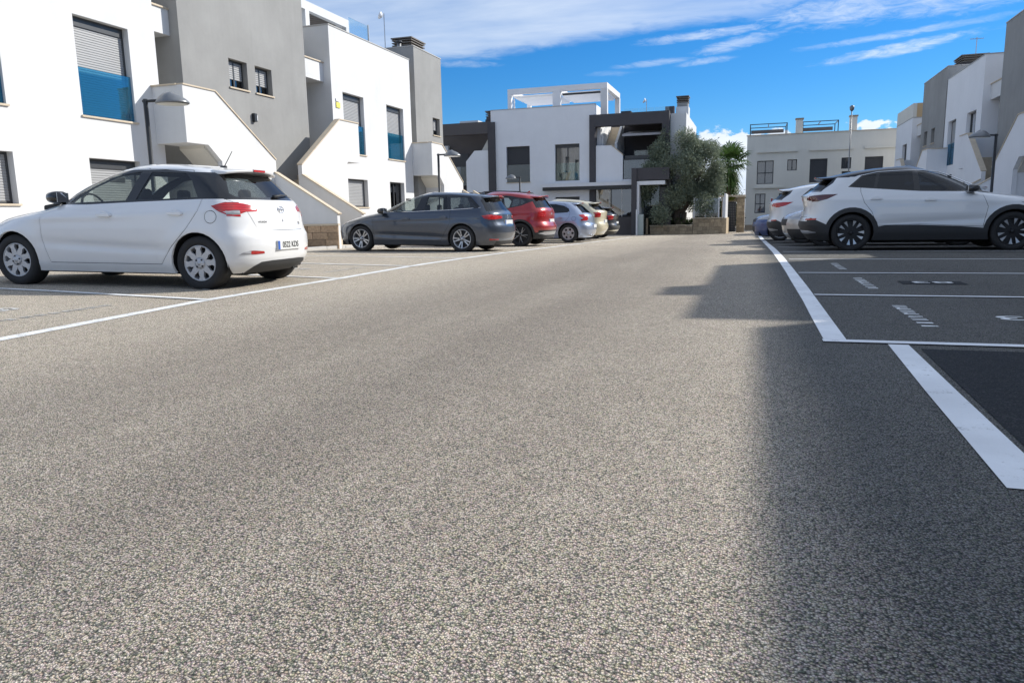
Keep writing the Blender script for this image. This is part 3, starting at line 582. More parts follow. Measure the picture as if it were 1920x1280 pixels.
vt = empty('roof_vent', label='small round roof vent on the left end tower', category='vent'); mb = MB().tube([(-14.9, 30.8, 7.1), (-14.9, 30.8, 8.28)], .09, 10); mb.build('pipe', M['steel'], vt, True); mb = MB().tube([(-14.9, 30.8, 8.28), (-14.9, 30.8, 8.34)], [.16, .12], 10); mb.build('cowl', M['metal_dark'], vt)

# ------------------------------------------------------------------ right row (in shade, casts the shadow on the road)
white_house(1, 9.2, -6.5, 13.1, 0, 'white house right of the camera outside the view', [(1.0, 'sh'), (5, 'sh'), (9, 'sh')], [(9.0, 1.45, 'sh')], top=7.465)
tower(1, 9.2, 13.95, 19.65, 0, 'grey tower beyond the right edge, behind the white crossover', [16.0, 17.2], top=7.88)
porch(1, 9.2, 13.1, 13.95, 0, 'recessed porch of the right row beside the camera', ztop=6.9)
ch = empty('roof_chimney', label='chimney on the nearest right tower', category='chimney'); chimney(ch, 9.45, 10.3, 16.1, 16.8, 7.1, 8.36, M['grey'])
stairs(1, 9.0, 14.2, 0, 'white outside stairs at the right edge behind the white crossover')
white_house(1, 9.0, 21.9, 28.05, -.2, 'white house on the right behind the street lamp, mostly out of view', [(22.6, 'sh+bal'), (25.8, 'sh+bal')], [(22.6, 1.45, 'sh'), (25.9, 1.45, 'sh')], 'white_shade')
porch(1, 9.0, 19.66, 21.9, -.1, 'wide recessed porch of the right row')
tower(1, 8.92, 28.55, 34.2, -.33, 'tall grey tower at the right edge above the black street lamp', [29.9, 30.95 - 2.6 + .75], top=7.95)
porch(1, 8.9, 34.2, 36.55, -.33, 'wide recessed porch left of the tall grey tower on the right')
stairs(1, 8.92, 28.55, -.35, 'white outside stairs making a dark V shape behind the right street lamp', mat='white_shade')
white_house(1, 8.9, 36.55, 42.9, -.35, 'white house on the right with two tall windows above the crossover roof', [(37.35, 'glass+mull'), (40.7, 'sh50+bal+blue')], [(37.4, 1.45, 'sh'), (40.8, 1.3, 'mull')], 'white_shade')
tower(1, 8.9, 43.1, 48.6, -.33, 'second grey tower of the right row with two small windows and chimney', [45.1, 46.9])
porch(1, 8.9, 42.9, 43.1, -.35, 'hairline gap of the right row')
porch(1, 8.9, 48.6, 51.3, -.45, 'recess beside the second grey tower on the right')
stairs(1, 8.9, 43.0, -.42, 'distant white outside stairs of the right row in front of the second grey tower', mat='white_shade')
e, fr = white_house(1, 8.9, 51.3, 56.6, -.5, 'farthest white house of the right row with an ochre band at the roof', [(52.6, 'sh+dk')], [(52.6, 1.45, 'sh')], 'white_shade', top=6.6)
mb = MB().box(9.1, 17.9, 51.3, 56.6, 6.145, 6.95); mb.build('roof_band', M['ochre'], e); mb = MB().box(8.9, 9.097, 51.3, 56.6, 6.145, 6.95); mb.build('roof_band', M['cream'], e)
ch = empty('roof_chimney', label='louvred chimney on the second grey tower of the right row', category='chimney'); chimney(ch, 9.6, 10.7, 43.6, 45.1, 6.7, 8.15, M['brown'])
antenna(10.3, 44.2, 7.6, 9.1, 'thin aerial mast above the second grey tower of the right row', False)

# ------------------------------------------------------------------ middle building facing down the road
YM = 43.0; B = empty('apartment_building', label='white apartment building with charcoal frames at the head of the car park', category='building')
fr = Fr('Y', YM, 1, 0)
ops = [(-14.1, -12.65, 2.72, 4.80), (-11.12, -9.67, 2.72, 4.80), (-11.12, -9.67, .3, 1.80)]
mb = MB(); wall_open(mb, fr, -15.03, -8.75, -1.0, 6.91, ops, .25)
mb.quad((-15.03, 43, -1), (-15.03, 43, 6.91), (-15.03, 52, 6.91), (-15.03, 52, -1)); mb.quad((-8.75, 43, 6.0), (-8.75, 43, 6.91), (-8.75, 52, 6.91), (-8.75, 52, 6.0)); mb.quad((-15.03, 52, -1), (-8.75, 52, -1), (-8.75, 52, 6.91), (-15.03, 52, 6.91))
mb.quad((-15.03, 43.2, 6.1), (-8.75, 43.2, 6.1), (-8.75, 52, 6.1), (-15.03, 52, 6.1)); mb.quad((-15.03, 43, 6.91), (-8.75, 43, 6.91), (-8.75, 43.2, 6.91), (-15.03, 43.2, 6.91)); mb.quad((-15.03, 43.2, 6.1), (-8.75, 43.2, 6.1), (-8.75, 43.2, 6.91), (-15.03, 43.2, 6.91))
mb.quad((-8.95, 43.2, 6.1), (-8.95, 43.2, 6.91), (-8.95, 52, 6.91), (-8.95, 52, 6.1)); mb.quad((-8.95, 43.2, 6.91), (-8.75, 43.2, 6.91), (-8.75, 52, 6.91), (-8.95, 52, 6.91))
mb.build('wall', M['white_shade'], B, fix=False)
mb = MB(); fr.box(mb, -15.05, -8.73, 6.912, 6.95, -.02, .22); mb.build('coping', M['coping'], B)
window(B, fr, ops[0], 'sh50+dk+bal+fr+sill'); window(B, fr, ops[1], 'box+mull+cur+bal'); window(B, fr, ops[2], 'sh+dk')
# charcoal portal frame on the right and its recessed balcony
def bx(nm, mat, x0, x1, y0, y1, z0, z1, par=B, bevel=0): return MB().box(x0, x1, y0, y1, z0, z1).build(nm, mat, par, bevel=bevel)
bx('charcoal_frame', M['char'], -9.07, -8.752, 42.90, 43.0 - .002, -1, 5.66); bx('charcoal_frame', M['char'], -9.07, -4.60, 42.90, 43.35, 5.66, 6.32); bx('charcoal_frame', M['char'], -4.98, -4.60, 42.90, 43.35, 2.6, 5.658)
bx('charcoal_frame', M['char'], -8.748, -8.72, 43.0, 43.35, -1, 5.658)
bx('back_wall', M['char'], -8.7, -4.6, 46.0, 46.2, 2.6, 6.0); bx('party_wall', M['white'], -8.745, -8.5, 43.4, 46.0, 2.0, 6.0)
bx('roof_slab', M['char'], -7.3, -4.62, 43.36, 46.0, 5.95, 6.25); bx('floor_slab', M['white_shade'], -8.7, -4.6, 43.0, 46.0, 2.5, 2.7)
mb = MB(); mb.prism([(-8.70, 2.45), (-8.70, 4.62), (-7.83, 4.60), (-7.16, 4.03), (-7.16, 2.45)], lambda a, z, d: (a, d, z), 42.98, 43.12); mb.build('stair_parapet', M['white_shade'], B)
mb = MB(); mb.prism([(-7.83, 4.602), (-7.16, 4.032), (-7.13, 4.07), (-7.80, 4.64)], lambda a, z, d: (a, d, z), 42.96, 43.14); mb.build('cap', M['cap'], B)
for k in range(9): bx('step', M['cap'], -8.35 + .0, -7.75, 43.9 + k * .25, 44.2 + k * .25, 4.2, 4.62 + k * .16)
mb = MB(); mb.prism([(43.5, 3.2), (43.5, 4.75), (46.0, 6.3), (46.0, 3.2)], lambda a, z, d: (d, a, z), -7.72, -7.58); mb.build('stair_side_wall', M['white'], B)
mb = MB(); mb.prism([(43.5, 3.2), (43.5, 5.3), (46.0, 6.3), (46.0, 3.2)], lambda a, z, d: (d, a, z), -8.49, -8.37); mb.build('stair_side_wall', M['white'], B)
# awning, balcony doors, glass balustrade
mb = MB(); mb.prism([(43.3, 5.1), (43.3, 5.22), (45.9, 5.6), (45.9, 5.48)], lambda a, z, d: (d, a, z), -7.25, -4.99); mb.build('awning', M['awn'], B)
fb = Fr('Y', 45.99, 1, 0)
for a in (-7.0, -5.55):
    o = (a, a + .95, 2.75, 4.55); mb = MB(); fb.box(mb, a, a + .95, 2.75, 4.55, -.06, -.02); w = mb.build('balcony_door', M['frame'], B); mb = MB(); fb.box(mb, a + .06, a + .89, 2.82, 4.48, -.075, -.062); mb.build('pane', M['clearglass'], w)
mb = MB(); mb.box(-7.1, -5.9, 42.99, 43.0, 2.72, 3.75); mb.box(-5.88, -4.62, 42.99, 43.0, 2.72, 3.75); bal = mb.build('glass_balustrade', M['frost'], B); mb = MB().box(-7.12, -4.6, 42.96, 43.03, 3.76, 3.82); mb.build('rail', M['metal_dark'], bal)
bx('planter_box', M['frame'], -7.05, -4.7, 43.1, 43.4, 3.6, 4.0)
# awning canopy over the ground floor
bx('canopy', M['metal_white'], -11.8, -6.4, 42.45, 42.88, 2.36, 2.56); bx('canopy_band', M['metal_dark'], -11.76, -6.42, 42.50, 42.86, 2.16, 2.358)
# glazed ground floor
bx('charcoal_frame', M['char'], -8.72, -4.6, 43.2, 43.35, 2.22, 2.498)
for a, b in ((-8.70, -7.95), (-7.92, -7.22), (-7.19, -6.5)):
    g_ = bx('shop_pane', M['pane'], a, b, 43.05, 43.06, .6, 2.22)
for a in (-7.935, -7.205): bx('mullion', M['steel'], a - .015, a + .015, 43.02, 43.08, .6, 2.22)
bx('room_back', M['room'], -8.7, -4.6, 45.2, 45.3, -.6, 2.5); bx('low_wall', M['brown'], -8.70, -6.42, 42.62, 42.78, -1, .59)
# porch portal standing forward
bx('portal', M['char'], -6.42, -6.14, 41.4, 43.2, -1, 3.2); bx('portal', M['char'], -6.138, -4.4, 41.5, 43.2, 2.55, 3.2); bx('portal', M['char'], -4.6, -4.4, 42.3, 43.2, -1, 2.548)
bx('portal_lining', M['metal_white'], -6.136, -6.0, 41.5, 43.1, -.5, 2.3); bx('portal_lining', M['metal_white'], -6.136, -4.62, 41.5, 43.1, 2.3, 2.5)
for a in (-5.98, -5.5): bx('portal_glass', M['clearglass'], a, a + .45, 42.6, 42.61, -.4, 2.28)
bx('portal_door', M['frame'], -5.0, -4.65, 42.5, 42.6, -.4, 2.2)
# right-hand flank and chimney, sunlit
mb = MB(); frr = Fr('X', -3.72, -1, 0); wall_open(mb, frr, 43.4, 51.0, -1, 6.2, [(44.2, 45.4, 3.3, 5.2), (47.5, 48.6, 3.3, 5.2)], .2); mb.quad((-4.58, 43.4, -1), (-3.72, 43.4, -1), (-3.72, 43.4, 6.2), (-4.58, 43.4, 6.2)); mb.quad((-4.58, 43.4, 6.2), (-3.72, 43.4, 6.2), (-3.72, 51, 6.2), (-4.58, 51, 6.2)); mb.build('flank_wall', M['white'], B, fix=False)
window(B, frr, (44.2, 45.4, 3.3, 5.2), 'mull'); window(B, frr, (47.5, 48.6, 3.3, 5.2), 'sh')
bx('chimney', M['white'], -4.45, -3.75, 45.0, 46.0, 6.2, 6.75); chimney(B, -4.4, -3.8, 45.1, 45.9, 6.75, 7.3, M['grey'])
bx('chimney_flank', M['char'], -4.97, -4.47, 44.2, 44.6, 5.9, 6.7)
# left wing behind the row, with charcoal frame
bx('charcoal_frame', M['brown'], -19.5, -15.05, 42.9, 43.4, 5.62, 6.30); bx('charcoal_frame', M['char'], -15.20, -14.76, 42.86, 42.995, -1, 6.25); bx('back_wall', M['brown'], -19.5, -15.05, 44.6, 44.8, -1, 6.2)
bx('charcoal_frame', M['char'], -15.20, -15.04, 43.0, 43.4, -1, 5.615)
frl = Fr('Y', 44.58, 1, 0); mb = MB(); frl.box(mb, -18.0, -17.1, 2.7, 4.65, -.05, -.01); mb.build('window', M['shutdark'], B); bx('glass_balustrade', M['frost'], -18.1, -17.05, 44.35, 44.37, 2.7, 3.85)
mb = MB(); mb.prism([(-16.65, 2.2), (-16.65, 4.05), (-16.1, 4.66), (-15.205, 4.66), (-15.205, 2.2)], lambda a, z, d: (a, d, z), 42.95, 43.1); mb.build('stair_parapet', M['white_shade'], B)
mb = MB(); mb.prism([(-15.8, 4.6), (-15.21, 4.6), (-15.21, 5.55)], lambda a, z, d: (a, d, z), 43.3, 43.45); mb.build('stair_side_wall', M['cream'], B)
bx('chimney', M['char'], -15.55, -15.05, 43.5, 44.1, 6.2, 6.5); chimney(B, -15.5, -15.1, 43.55, 44.05, 6.5, 6.95, M['brown'])
bx('roof_parapet', M['white'], -17.4, -16.2, 44, 46, 6.25, 6.55); bx('floor_slab', M['brown'], -19.5, -15.21, 43.0, 44.58, 1.9, 2.18)
ac = empty('air_conditioner', label='air conditioning unit on the dark wall right of the left end tower', category='air conditioner'); bx('casing', M['metal_white'], -18.78, -18.36, 44.3, 44.58, 4.86, 5.16, ac, .02); bx('bracket', M['steel'], -18.74, -18.4, 44.32, 44.57, 4.80, 4.858, ac)
# roof pergola
P_ = empty('roof_pergola', label='white two bay concrete pergola on the roof of the middle building', category='pergola')
def px(x0, x1, y0, y1, z0, z1, nm='beam', m=None): return MB().box(x0, x1, y0, y1, z0, z1).build(nm, m or M['white_shade'], P_)
px(-14.05, -8.12, 43.3, 43.6, 7.80, 8.10); px(-14.05, -13.83, 43.3, 43.6, 6.1, 7.798, 'post'); px(-11.31, -10.85, 43.3, 43.6, 6.1, 7.798, 'post'); px(-8.5, -8.12, 43.3, 43.6, 6.1, 7.798, 'post', M['white'])
px(-8.4, -8.12, 43.602, 47.6, 7.80, 8.10, 'beam', M['white']); px(-8.4, -8.12, 47.4, 47.7, 6.1, 7.798, 'post', M['white']); px(-14.05, -13.8, 43.602, 47.6, 7.80, 8.098); px(-14.05, -8.402, 47.3, 47.6, 7.80, 8.09); px(-14.05, -13.83, 47.3, 47.6, 6.1, 7.798, 'post'); px(-11.2, -10.95, 43.602, 47.298, 7.82, 8.08)
for k in range(11): px(-13.79, -11.21, 43.8 + k * .33, 43.85 + k * .33, 7.64, 7.78, 'slat', M['metal_white'])
for k in range(11): px(-10.94, -8.42, 43.8 + k * .33, 43.85 + k * .33, 7.64, 7.78, 'slat', M['metal_white'])
px(-13.8, -13.72, 43.62, 43.7, 6.1, 7.6, 'awning_arm', M['metal_white']); px(-10.8, -8.5, 43.62, 43.72, 7.60, 7.70, 'blind_box', M['metal_dark'])
antenna(-6.2, 45.5, 6.3, 7.35, 'small aerial mast on the roof of the middle building')
bl = empty('glass_roof_balustrade', label='glass balustrade along the charcoal roof edge of the middle building', category='balustrade')
for a in (-7.2, -6.35, -5.5): MB().box(a, a + .82, 43.6, 43.61, 6.33, 6.62).build('glass_panel', M['clearglass'], bl)
bx('roof_box', M['char'], -7.35, -6.8, 43.4, 44, 6.322, 6.48)

# ------------------------------------------------------------------ far cream terrace
YF = 60.0; F_ = empty('terraced_house', label='long cream two storey terrace closing the far end of the street', category='building'); fr = Fr('Y', YF, 1, 0)
ops = [(.13, 1.30, 2.76, 4.46), (2.25, 2.92, 3.68, 4.48), (3.81, 5.01, 2.76, 4.46), (5.94, 6.60, 3.68, 4.47), (7.5, 8.7, 2.9, 4.47), (.05, .80, .62, 2.05), (1.75, 2.6, -.4, 2.05), (3.9, 4.9, .5, 2.0), (6.0, 6.6, 2.75, 3.5)]
mb = MB(); wall_open(mb, fr, -.64, 14, -1.5, 6.30, ops, .2); mb.quad((-.64, 60, -1.5), (-.64, 60, 6.3), (-.64, 70, 6.3), (-.64, 70, -1.5)); mb.quad((14, 60, -1.5), (14, 60, 6.3), (14, 70, 6.3), (14, 70, -1.5)); mb.quad((-.64, 60, 6.3), (14, 60, 6.3), (14, 70, 6.3), (-.64, 70, 6.3)); mb.quad((-.64, 70, -1.5), (14, 70, -1.5), (14, 70, 6.3), (-.64, 70, 6.3)); mb.build('wall', M['cream'], F_, fix=False)
mb = MB(); fr.box(mb, -.7, 14, 6.302, 6.36, -.05, .25); mb.build('coping', M['cap'], F_)
for o, s_ in zip(ops, ('mull+cross+cur', 'mull', 'sh+dk', 'mull+cur', 'sh+dk', 'mull+cross+cur', 'sh+dk', 'sh+dk', 'sh+dk')): window(F_, fr, o, s_)
for a, b in ((.1, 2.96), (3.72, 6.67), (7.44, 10.4)): mb = MB(); fr.box(mb, a, b, 5.04, 5.18, -.14, -.001); mb.build('string_course', M['cream'], F_)
for a, b in ((-.05, 2.15), (3.6, 5.9)): mb = MB(); fr.box(mb, a, b, 2.44, 2.58, -.14, -.001); mb.build('string_course', M['cream'], F_)
mb = MB(); fr.box(mb, -.62, 14, -1.2, -.25, -.03, -.001); mb.build('plinth', M['mortar'], F_)
for a in (2.76, 6.42): bx_ = MB().box(a, a + .48, 60.4, 60.9, 6.3, 7.35); c = bx_.build('chimney', M['cream'], F_); MB().box(a - .05, a + .53, 60.35, 60.95, 7.36, 7.46).build('chimney_cap', M['mortar'], c)
mb = MB(); fr.box(mb, 1.16, 1.36, 1.2, 1.75, -.03, -.001); mb.build('wall_sign', M['metal_white'], F_)
mb = MB(); fr.box(mb, 1.20, 1.32, 1.42, 1.68, -.036, -.031); mb.build('sign_face', simple('red_sign_paint', (.4, .03, .03), .5), F_)
for (a, b, lab) in ((-.45, 2.15, 'black steel pergola with rolled cloth on the left of the cream terrace roof'), (3.25, 5.65, 'black steel pergola with rolled cloth on the right of the cream terrace roof')):
    q = empty('terrace_awning_frame', label=lab, category='pergola', group='steel pergolas on the cream terrace roof')
    for x in (a, b):
        for y in (60.5, 63.0): MB().box(x - .03, x + .03, y - .03, y + .03, 6.3, 7.2).build('post', M['metal_dark'], q)
    for y in (60.5, 63.0): MB().box(a, b, y - .028, y + .028, 7.14, 7.195).build('beam', M['metal_dark'], q)
    for x in (a, (a + b) / 2, b): MB().box(x - .025, x + .025, 60.53, 62.97, 7.145, 7.19).build('rafter', M['metal_dark'], q)
    MB().box(a + .05, b - .15, 62.9, 63.0, 6.72, 6.98).build('rolled_cloth', M['brown'], q)
# street lighting column rising by the cream terrace
sl = empty('street_light', (5.0, 46.5, gz(5, 46.5)), label='tall thin street light with a round head in front of the cream terrace', category='street light')
MB().tube([(0, 0, 0), (0, 0, 6.6)], [.042, .026], 8).build('pole', M['lampgrey'], sl, True); MB().tube([(0, 0, 6.58), (0, 0, 6.66), (0, 0, 6.82), (0, 0, 6.9)], [.04, .11, .13, .05], 12).build('lamp_head', M['lampgrey'], sl, True)

# ------------------------------------------------------------------ stone garden wall, planter, gate
def stone_wall(e, x0, x1, y, z0, z1, row=.2, seed=1, dep=.22, ang=0.0, end=True):
    rng = random.Random(seed); ca, sa = math.cos(ang), math.sin(ang)
    g_ = empty('stonework') if False else None
    T = lambda a, d, z: (x0 + a * ca - d * sa, y + a * sa + d * ca, z); L_ = x1 - x0
    mb = MB(); mb.prism([(0, z0), (L_, z0), (L_, z1 - .02), (0, z1 - .02)], lambda a, z, d: T(a, d, z), .02, dep); mb.build('mortar_bed', M['mortar'], e)
    z = z0
    while z < z1 - .03:
        hh = min(row * rng.uniform(.85, 1.15), z1 - z); a = -rng.uniform(0, .15)
        while a < L_ - .02:
            w = rng.uniform(.2, .42); a0, a1 = max(a, 0), min(a + w, L_); p_ = rng.uniform(0, .03)
            if a1 - a0 > .04:
                mb = MB(); mb.prism([(a0 + .008, z + .008), (a1 - .008, z + .008), (a1 - .008, z + hh - .008), (a0 + .008, z + hh - .008)], lambda q, zz, d: T(q, d, zz), -p_, .019); mb.build('stone', M['stone2'], e)
            a += w
        z += hh
G_ = gz(-4, 42.5)
gw = empty('olive_planter', label='low sandy stone planter wall at the foot of the olive tree', category='planter'); stone_wall(gw, -5.5, -3.18, 42.3, G_ - .2, .06, .19, 4); MB().box(-5.52, -3.18, 42.28, 42.62, .062, .10).build('cap', M['cap'], gw); MB().box(-5.52, -5.3, 42.62, 43.9, -1, .09).build('side_wall', M['stone2'], gw); MB().box(-5.3, -3.2, 42.52, 45.5, -1, -.02).build('soil', M['mortar'], gw)
gw2 = empty('garden_wall', label='sandy stone garden wall with white railing left of the dark gate', category='wall'); stone_wall(gw2, -3.17, -1.62, 42.25, G_ - .2, .42, .2, 9, .28); MB().box(-3.2, -1.58, 42.2, 42.56, .422, .48).build('cap', M['cap'], gw2)
MB().box(-1.62, -1.40, 42.25, 47.6, -1, .44).build('side_wall', M['stone2'], gw2)
fe = empty('railing_fence', label='white railing with frosted panels on the stone garden wall', category='railing')
for a in (-3.15, -2.55, -1.85, -1.62): MB().box(a, a + .07, 42.34, 42.41, .48, 1.55).build('post', M['metal_white'], fe)
for a, b in ((-3.07, -2.56), (-2.47, -1.86)): MB().box(a, b, 42.37, 42.38, .54, 1.5).build('panel', M['frost'], fe)
MB().box(-1.54, -1.46, 42.34, 46, .44, 1.75).build('end_panel', M['metal_white'], fe)
gt = empty('garden_gate', label='dark perforated metal gate between sandy stone piers under a lintel', category='gate'); gb = gz(-1, 47) - .1
stone_wall(gt, -.98, -.52, 46.95, gb, 1.62, .2, 12, .4); stone_wall(gt, -1.85, -1.80, 46.95, gb, 1.55, .2, 13, .4); MB().box(-2.05, -.5, 46.85, 47.5, 1.623, 1.74).build('lintel', M['cap'], gt)
MB().box(-1.76, -1.0, 46.97, 47.3, 1.36, 1.62).build('gate_head', M['stone2'], gt)
pn = MB().box(-1.74, -1.02, 47.1, 47.13, gb + .15, 1.35).build('gate_leaf', M['metal_dark'], gt)
rng = random.Random(5); mb = MB()
for i in range(7):
    for j in range(17):
        a = -1.68 + i * .098; z = gb + .22 + j * .098; mb.box(a, a + .05, 47.085, 47.095, z, z + .05)
mb.build('gate_fretwork', simple('grey_fretwork', (.16, .155, .15), .6), pn)
MB().box(-.5, .2, 47.2, 47.35, -1, .3).build('low_wall', M['cream'], gt) if False else None
# white bollard, cabinet by the portal
cb = empty('meter_cabinet', label='pale green grey cabinet beside the charcoal portal', category='cabinet'); MB().box(-6.0, -5.72, 41.15, 41.4, G_ + .0, .72).build('body', simple('cabinet_paint', (.42, .47, .44), .5), cb, bevel=.01)
bo = empty('white_post', label='slim white post standing in front of the meter cabinet', category='post'); MB().box(-6.1, -6.02, 41.0, 41.08, G_, .98).build('post', M['metal_white'], bo, bevel=.008)
po = empty('stone_post', label='short sandy post at the left end of the olive planter', category='post'); MB().box(-5.72, -5.60, 42.2, 42.36, G_, .5).build('post', M['stone2'], po, bevel=.01)

# ------------------------------------------------------------------ car park lamps
def lamp(x, y, hdx, hdy, label, H=3.2):
    z = gz(x, y); e = empty('car_park_lamp', (x, y, z), label=label, category='street lamp', group='car park lamps')
    e.rotation_euler = (0, 0, math.atan2(hdy, hdx))
    mb = MB().tube([(0, 0, -.1), (0, 0, .5), (0, 0, .52), (0, 0, H)], [.055, .055, .042, .042], 14); mb.build('pole', M['metal_dark'], e, True)
    MB().tube([(0, 0, .06), (0, 0, .10)], [.10, .10], 12).build('base_plate', M['metal_dark'], e)
    MB().tube([(-.05, 0, H - .04), (.25, 0, H - .03)], .028, 10).build('arm', M['metal_dark'], e, True)
    n = 20; v = []; f = []; prof = [(0, .20), (.3, .185), (.55, .15), (.78, .09), (.93, .035), (1.0, 0), (1.0, -.025), (.95, -.03)]
    cx = .25 + .26
    for t, hh in prof:
        for k in range(n):
            a = 2 * math.pi * k / n; rx, ry = .31 * t, .26 * t
            xx = cx + rx * math.cos(a); v.append((xx, ry * math.sin(a), H - .07 + hh * (1 - .25 * max(0, math.cos(a)))))
    for i in range(len(prof) - 1):
        for k in range(n): f.append((i * n + k, (i + 1) * n + k, (i + 1) * n + (k + 1) % n, i * n + (k + 1) % n))
    o = obj('lamp_shade', v, f, M['lampgrey'], e, True)
    mb = MB(); mb.add([(cx + .29 * math.cos(2 * math.pi * k / n), .24 * math.sin(2 * math.pi * k / n), H - .105) for k in range(n)], [tuple(range(n))]); mb.build('lens', M['lamplens'], o, fix=False)
lamp(-11.0, 11.75, .95, .3, 'black dome lamp behind the white hatchback, its pole in front of the left white house', 3.0)
lamp(-11.0, 25.6, .95, .3, 'black dome lamp behind the blue grey estate car')
lamp(-11.9, 38.5, -.95, .1, 'small distant dome lamp in front of the white middle building', 3.15)
lamp(7.05, 27.1, -.95, -.3, 'black dome lamp on the right behind the white crossover', 3.15)
# ------------------------------------------------------------------ cars
def paint(name, col, metal=0.0, rough=.32, coat=1.0, flake=0.0):
    m, n, l, p = new_mat(name); p.inputs['Metallic'].default_value = metal; p.inputs['Roughness'].default_value = rough; p.inputs['Coat Weight'].default_value = coat; p.inputs['Coat Roughness'].default_value = .025
    t = n.new('ShaderNodeTexCoord'); no = n.new('ShaderNodeTexNoise'); no.inputs['Scale'].default_value = 2.5; no.inputs['Detail'].default_value = 8; no.inputs['Roughness'].default_value = .7; l.new(t.outputs['Object'], no.inputs['Vector'])
    sx = n.new('ShaderNodeSeparateXYZ'); l.new(t.outputs['Object'], sx.inputs[0])
    # road film thickens towards the sills
    mr = n.new('ShaderNodeMapRange'); mr.inputs['From Min'].default_value = .62; mr.inputs['From Max'].default_value = .18; l.new(sx.outputs[2], mr.inputs['Value'])
    mu = n.new('ShaderNodeMath'); mu.operation = 'MULTIPLY'; mu.use_clamp = True; l.new(mr.outputs[0], mu.inputs[0]); l.new(no.outputs['Fac'], mu.inputs[1])
    m2 = n.new('ShaderNodeMath'); m2.operation = 'MULTIPLY_ADD'; m2.inputs[1].default_value = .32; m2.inputs[2].default_value = .02; l.new(mu.outputs[0], m2.inputs[0])
    mx = n.new('ShaderNodeMix'); mx.data_type = 'RGBA'; mx.inputs[6].default_value = (*col, 1); mx.inputs[7].default_value = (.30, .27, .22, 1); l.new(m2.outputs[0], mx.inputs[0]); l.new(mx.outputs[2], p.inputs['Base Color'])
    r = n.new('ShaderNodeMapRange'); r.inputs['To Min'].default_value = rough; r.inputs['To Max'].default_value = min(1, rough + .25); l.new(m2.outputs[0], r.inputs['Value']); l.new(r.outputs[0], p.inputs['Roughness'])
    return m
M['pwhite'] = paint('white_car_paint', (.74, .75, .76)); M['pgrey'] = paint('blue_grey_car_paint', (.042, .058, .088), .5, .28); M['pred'] = paint('red_car_paint', (.36, .012, .014), .25, .3)
M['psilver'] = paint('silver_blue_car_paint', (.36, .42, .54), .6, .3); M['pbeige'] = paint('beige_car_paint', (.62, .56, .40), .1, .35); M['pblue'] = paint('blue_car_paint', (.03, .07, .22), .4, .3)
M['psilv2'] = paint('grey_silver_car_paint', (.38, .39, .41), .6, .3); M['pdark'] = paint('dark_car_paint', (.03, .03, .035), .3, .3)
M['proof'] = simple('satin_black_roof_paint', (.008, .010, .018), .22, spec=.35); M['blacktrim'] = simple('gloss_black_trim', (.010, .010, .011), .12, coat=.5); M['plastic'] = simple('grained_black_plastic', (.030, .031, .033), .62, bump=.25, bscale=400, bdist=.001)
M['rubber'] = simple('tyre_rubber', (.022, .022, .023), .82, noise=.3, nscale=18, bump=.2, bscale=120, bdist=.002)
M['carglass'] = thin_glass('car_glass', (.80, .86, .83), .9, .04); M['privacy'] = thin_glass('privacy_glass', (.03, .04, .055), .6, .045)
M['privacy2'] = thin_glass('dark_front_glass', (.16, .19, .22), .55, .04); M['cargdark'] = thin_glass('dark_car_glass', (.12, .14, .15), 1.0, .07)
M['liner'] = simple('wheel_well_liner', (.012, .012, .012), .9); M['lining'] = simple('cabin_lining', (.05, .048, .046), .9); M['seat'] = simple('seat_cloth', (.045, .045, .05), .9, noise=.2, nscale=20)
M['alloy'] = simple('silver_alloy', (.52, .53, .55), .28, .7, noise=.08, nscale=20); M['alloydark'] = simple('dark_wheel_core', (.02, .02, .022), .5, .2); M['cover'] = simple('silver_wheel_cover', (.46, .47, .49), .36, .45, noise=.1, nscale=15)
M['chrome'] = simple('chrome', (.75, .76, .78), .08, 1.0); M['plate'] = simple('number_plate_white', (.62, .63, .62), .5); M['plateblue'] = simple('number_plate_blue', (.02, .10, .42), .4); M['ink'] = simple('black_lettering', (.012, .012, .012), .5)
def lens_mat(name, col, rib):
    m, n, l, p = new_mat(name); p.inputs['Roughness'].default_value = .12; p.inputs['Coat Weight'].default_value = 1; p.inputs['Coat Roughness'].default_value = .02
    t = n.new('ShaderNodeTexCoord'); w = n.new('ShaderNodeTexWave'); w.wave_type = 'BANDS'; w.bands_direction = 'Z'; w.inputs['Scale'].default_value = rib; w.inputs['Distortion'].default_value = 1.0; l.new(t.outputs['Object'], w.inputs['Vector'])
    v = n.new('ShaderNodeTexNoise'); v.inputs['Scale'].default_value = 14; l.new(t.outputs['Object'], v.inputs['Vector'])
    mu = n.new('ShaderNodeMath'); mu.operation = 'MULTIPLY'; l.new(w.outputs['Fac'], mu.inputs[0]); l.new(v.outputs['Fac'], mu.inputs[1])
    mr = n.new('ShaderNodeMapRange'); mr.inputs['From Min'].default_value = .05; mr.inputs['From Max'].default_value = .5; mr.inputs['To Min'].default_value = .55; mr.inputs['To Max'].default_value = 1.15; l.new(mu.outputs[0], mr.inputs['Value'])
    sc = n.new('ShaderNodeVectorMath'); sc.operation = 'SCALE'; sc.inputs[0].default_value = col; l.new(mr.outputs[0], sc.inputs['Scale']); l.new(sc.outputs[0], p.inputs['Base Color'])
    return m
M['taillens'] = lens_mat('red_lamp_lens', (.50, .012, .012), 12); M['clearlens'] = lens_mat('clear_lamp_lens', (.45, .46, .48), 9); M['darklens'] = lens_mat('smoked_lamp_lens', (.09, .01, .012), 12)

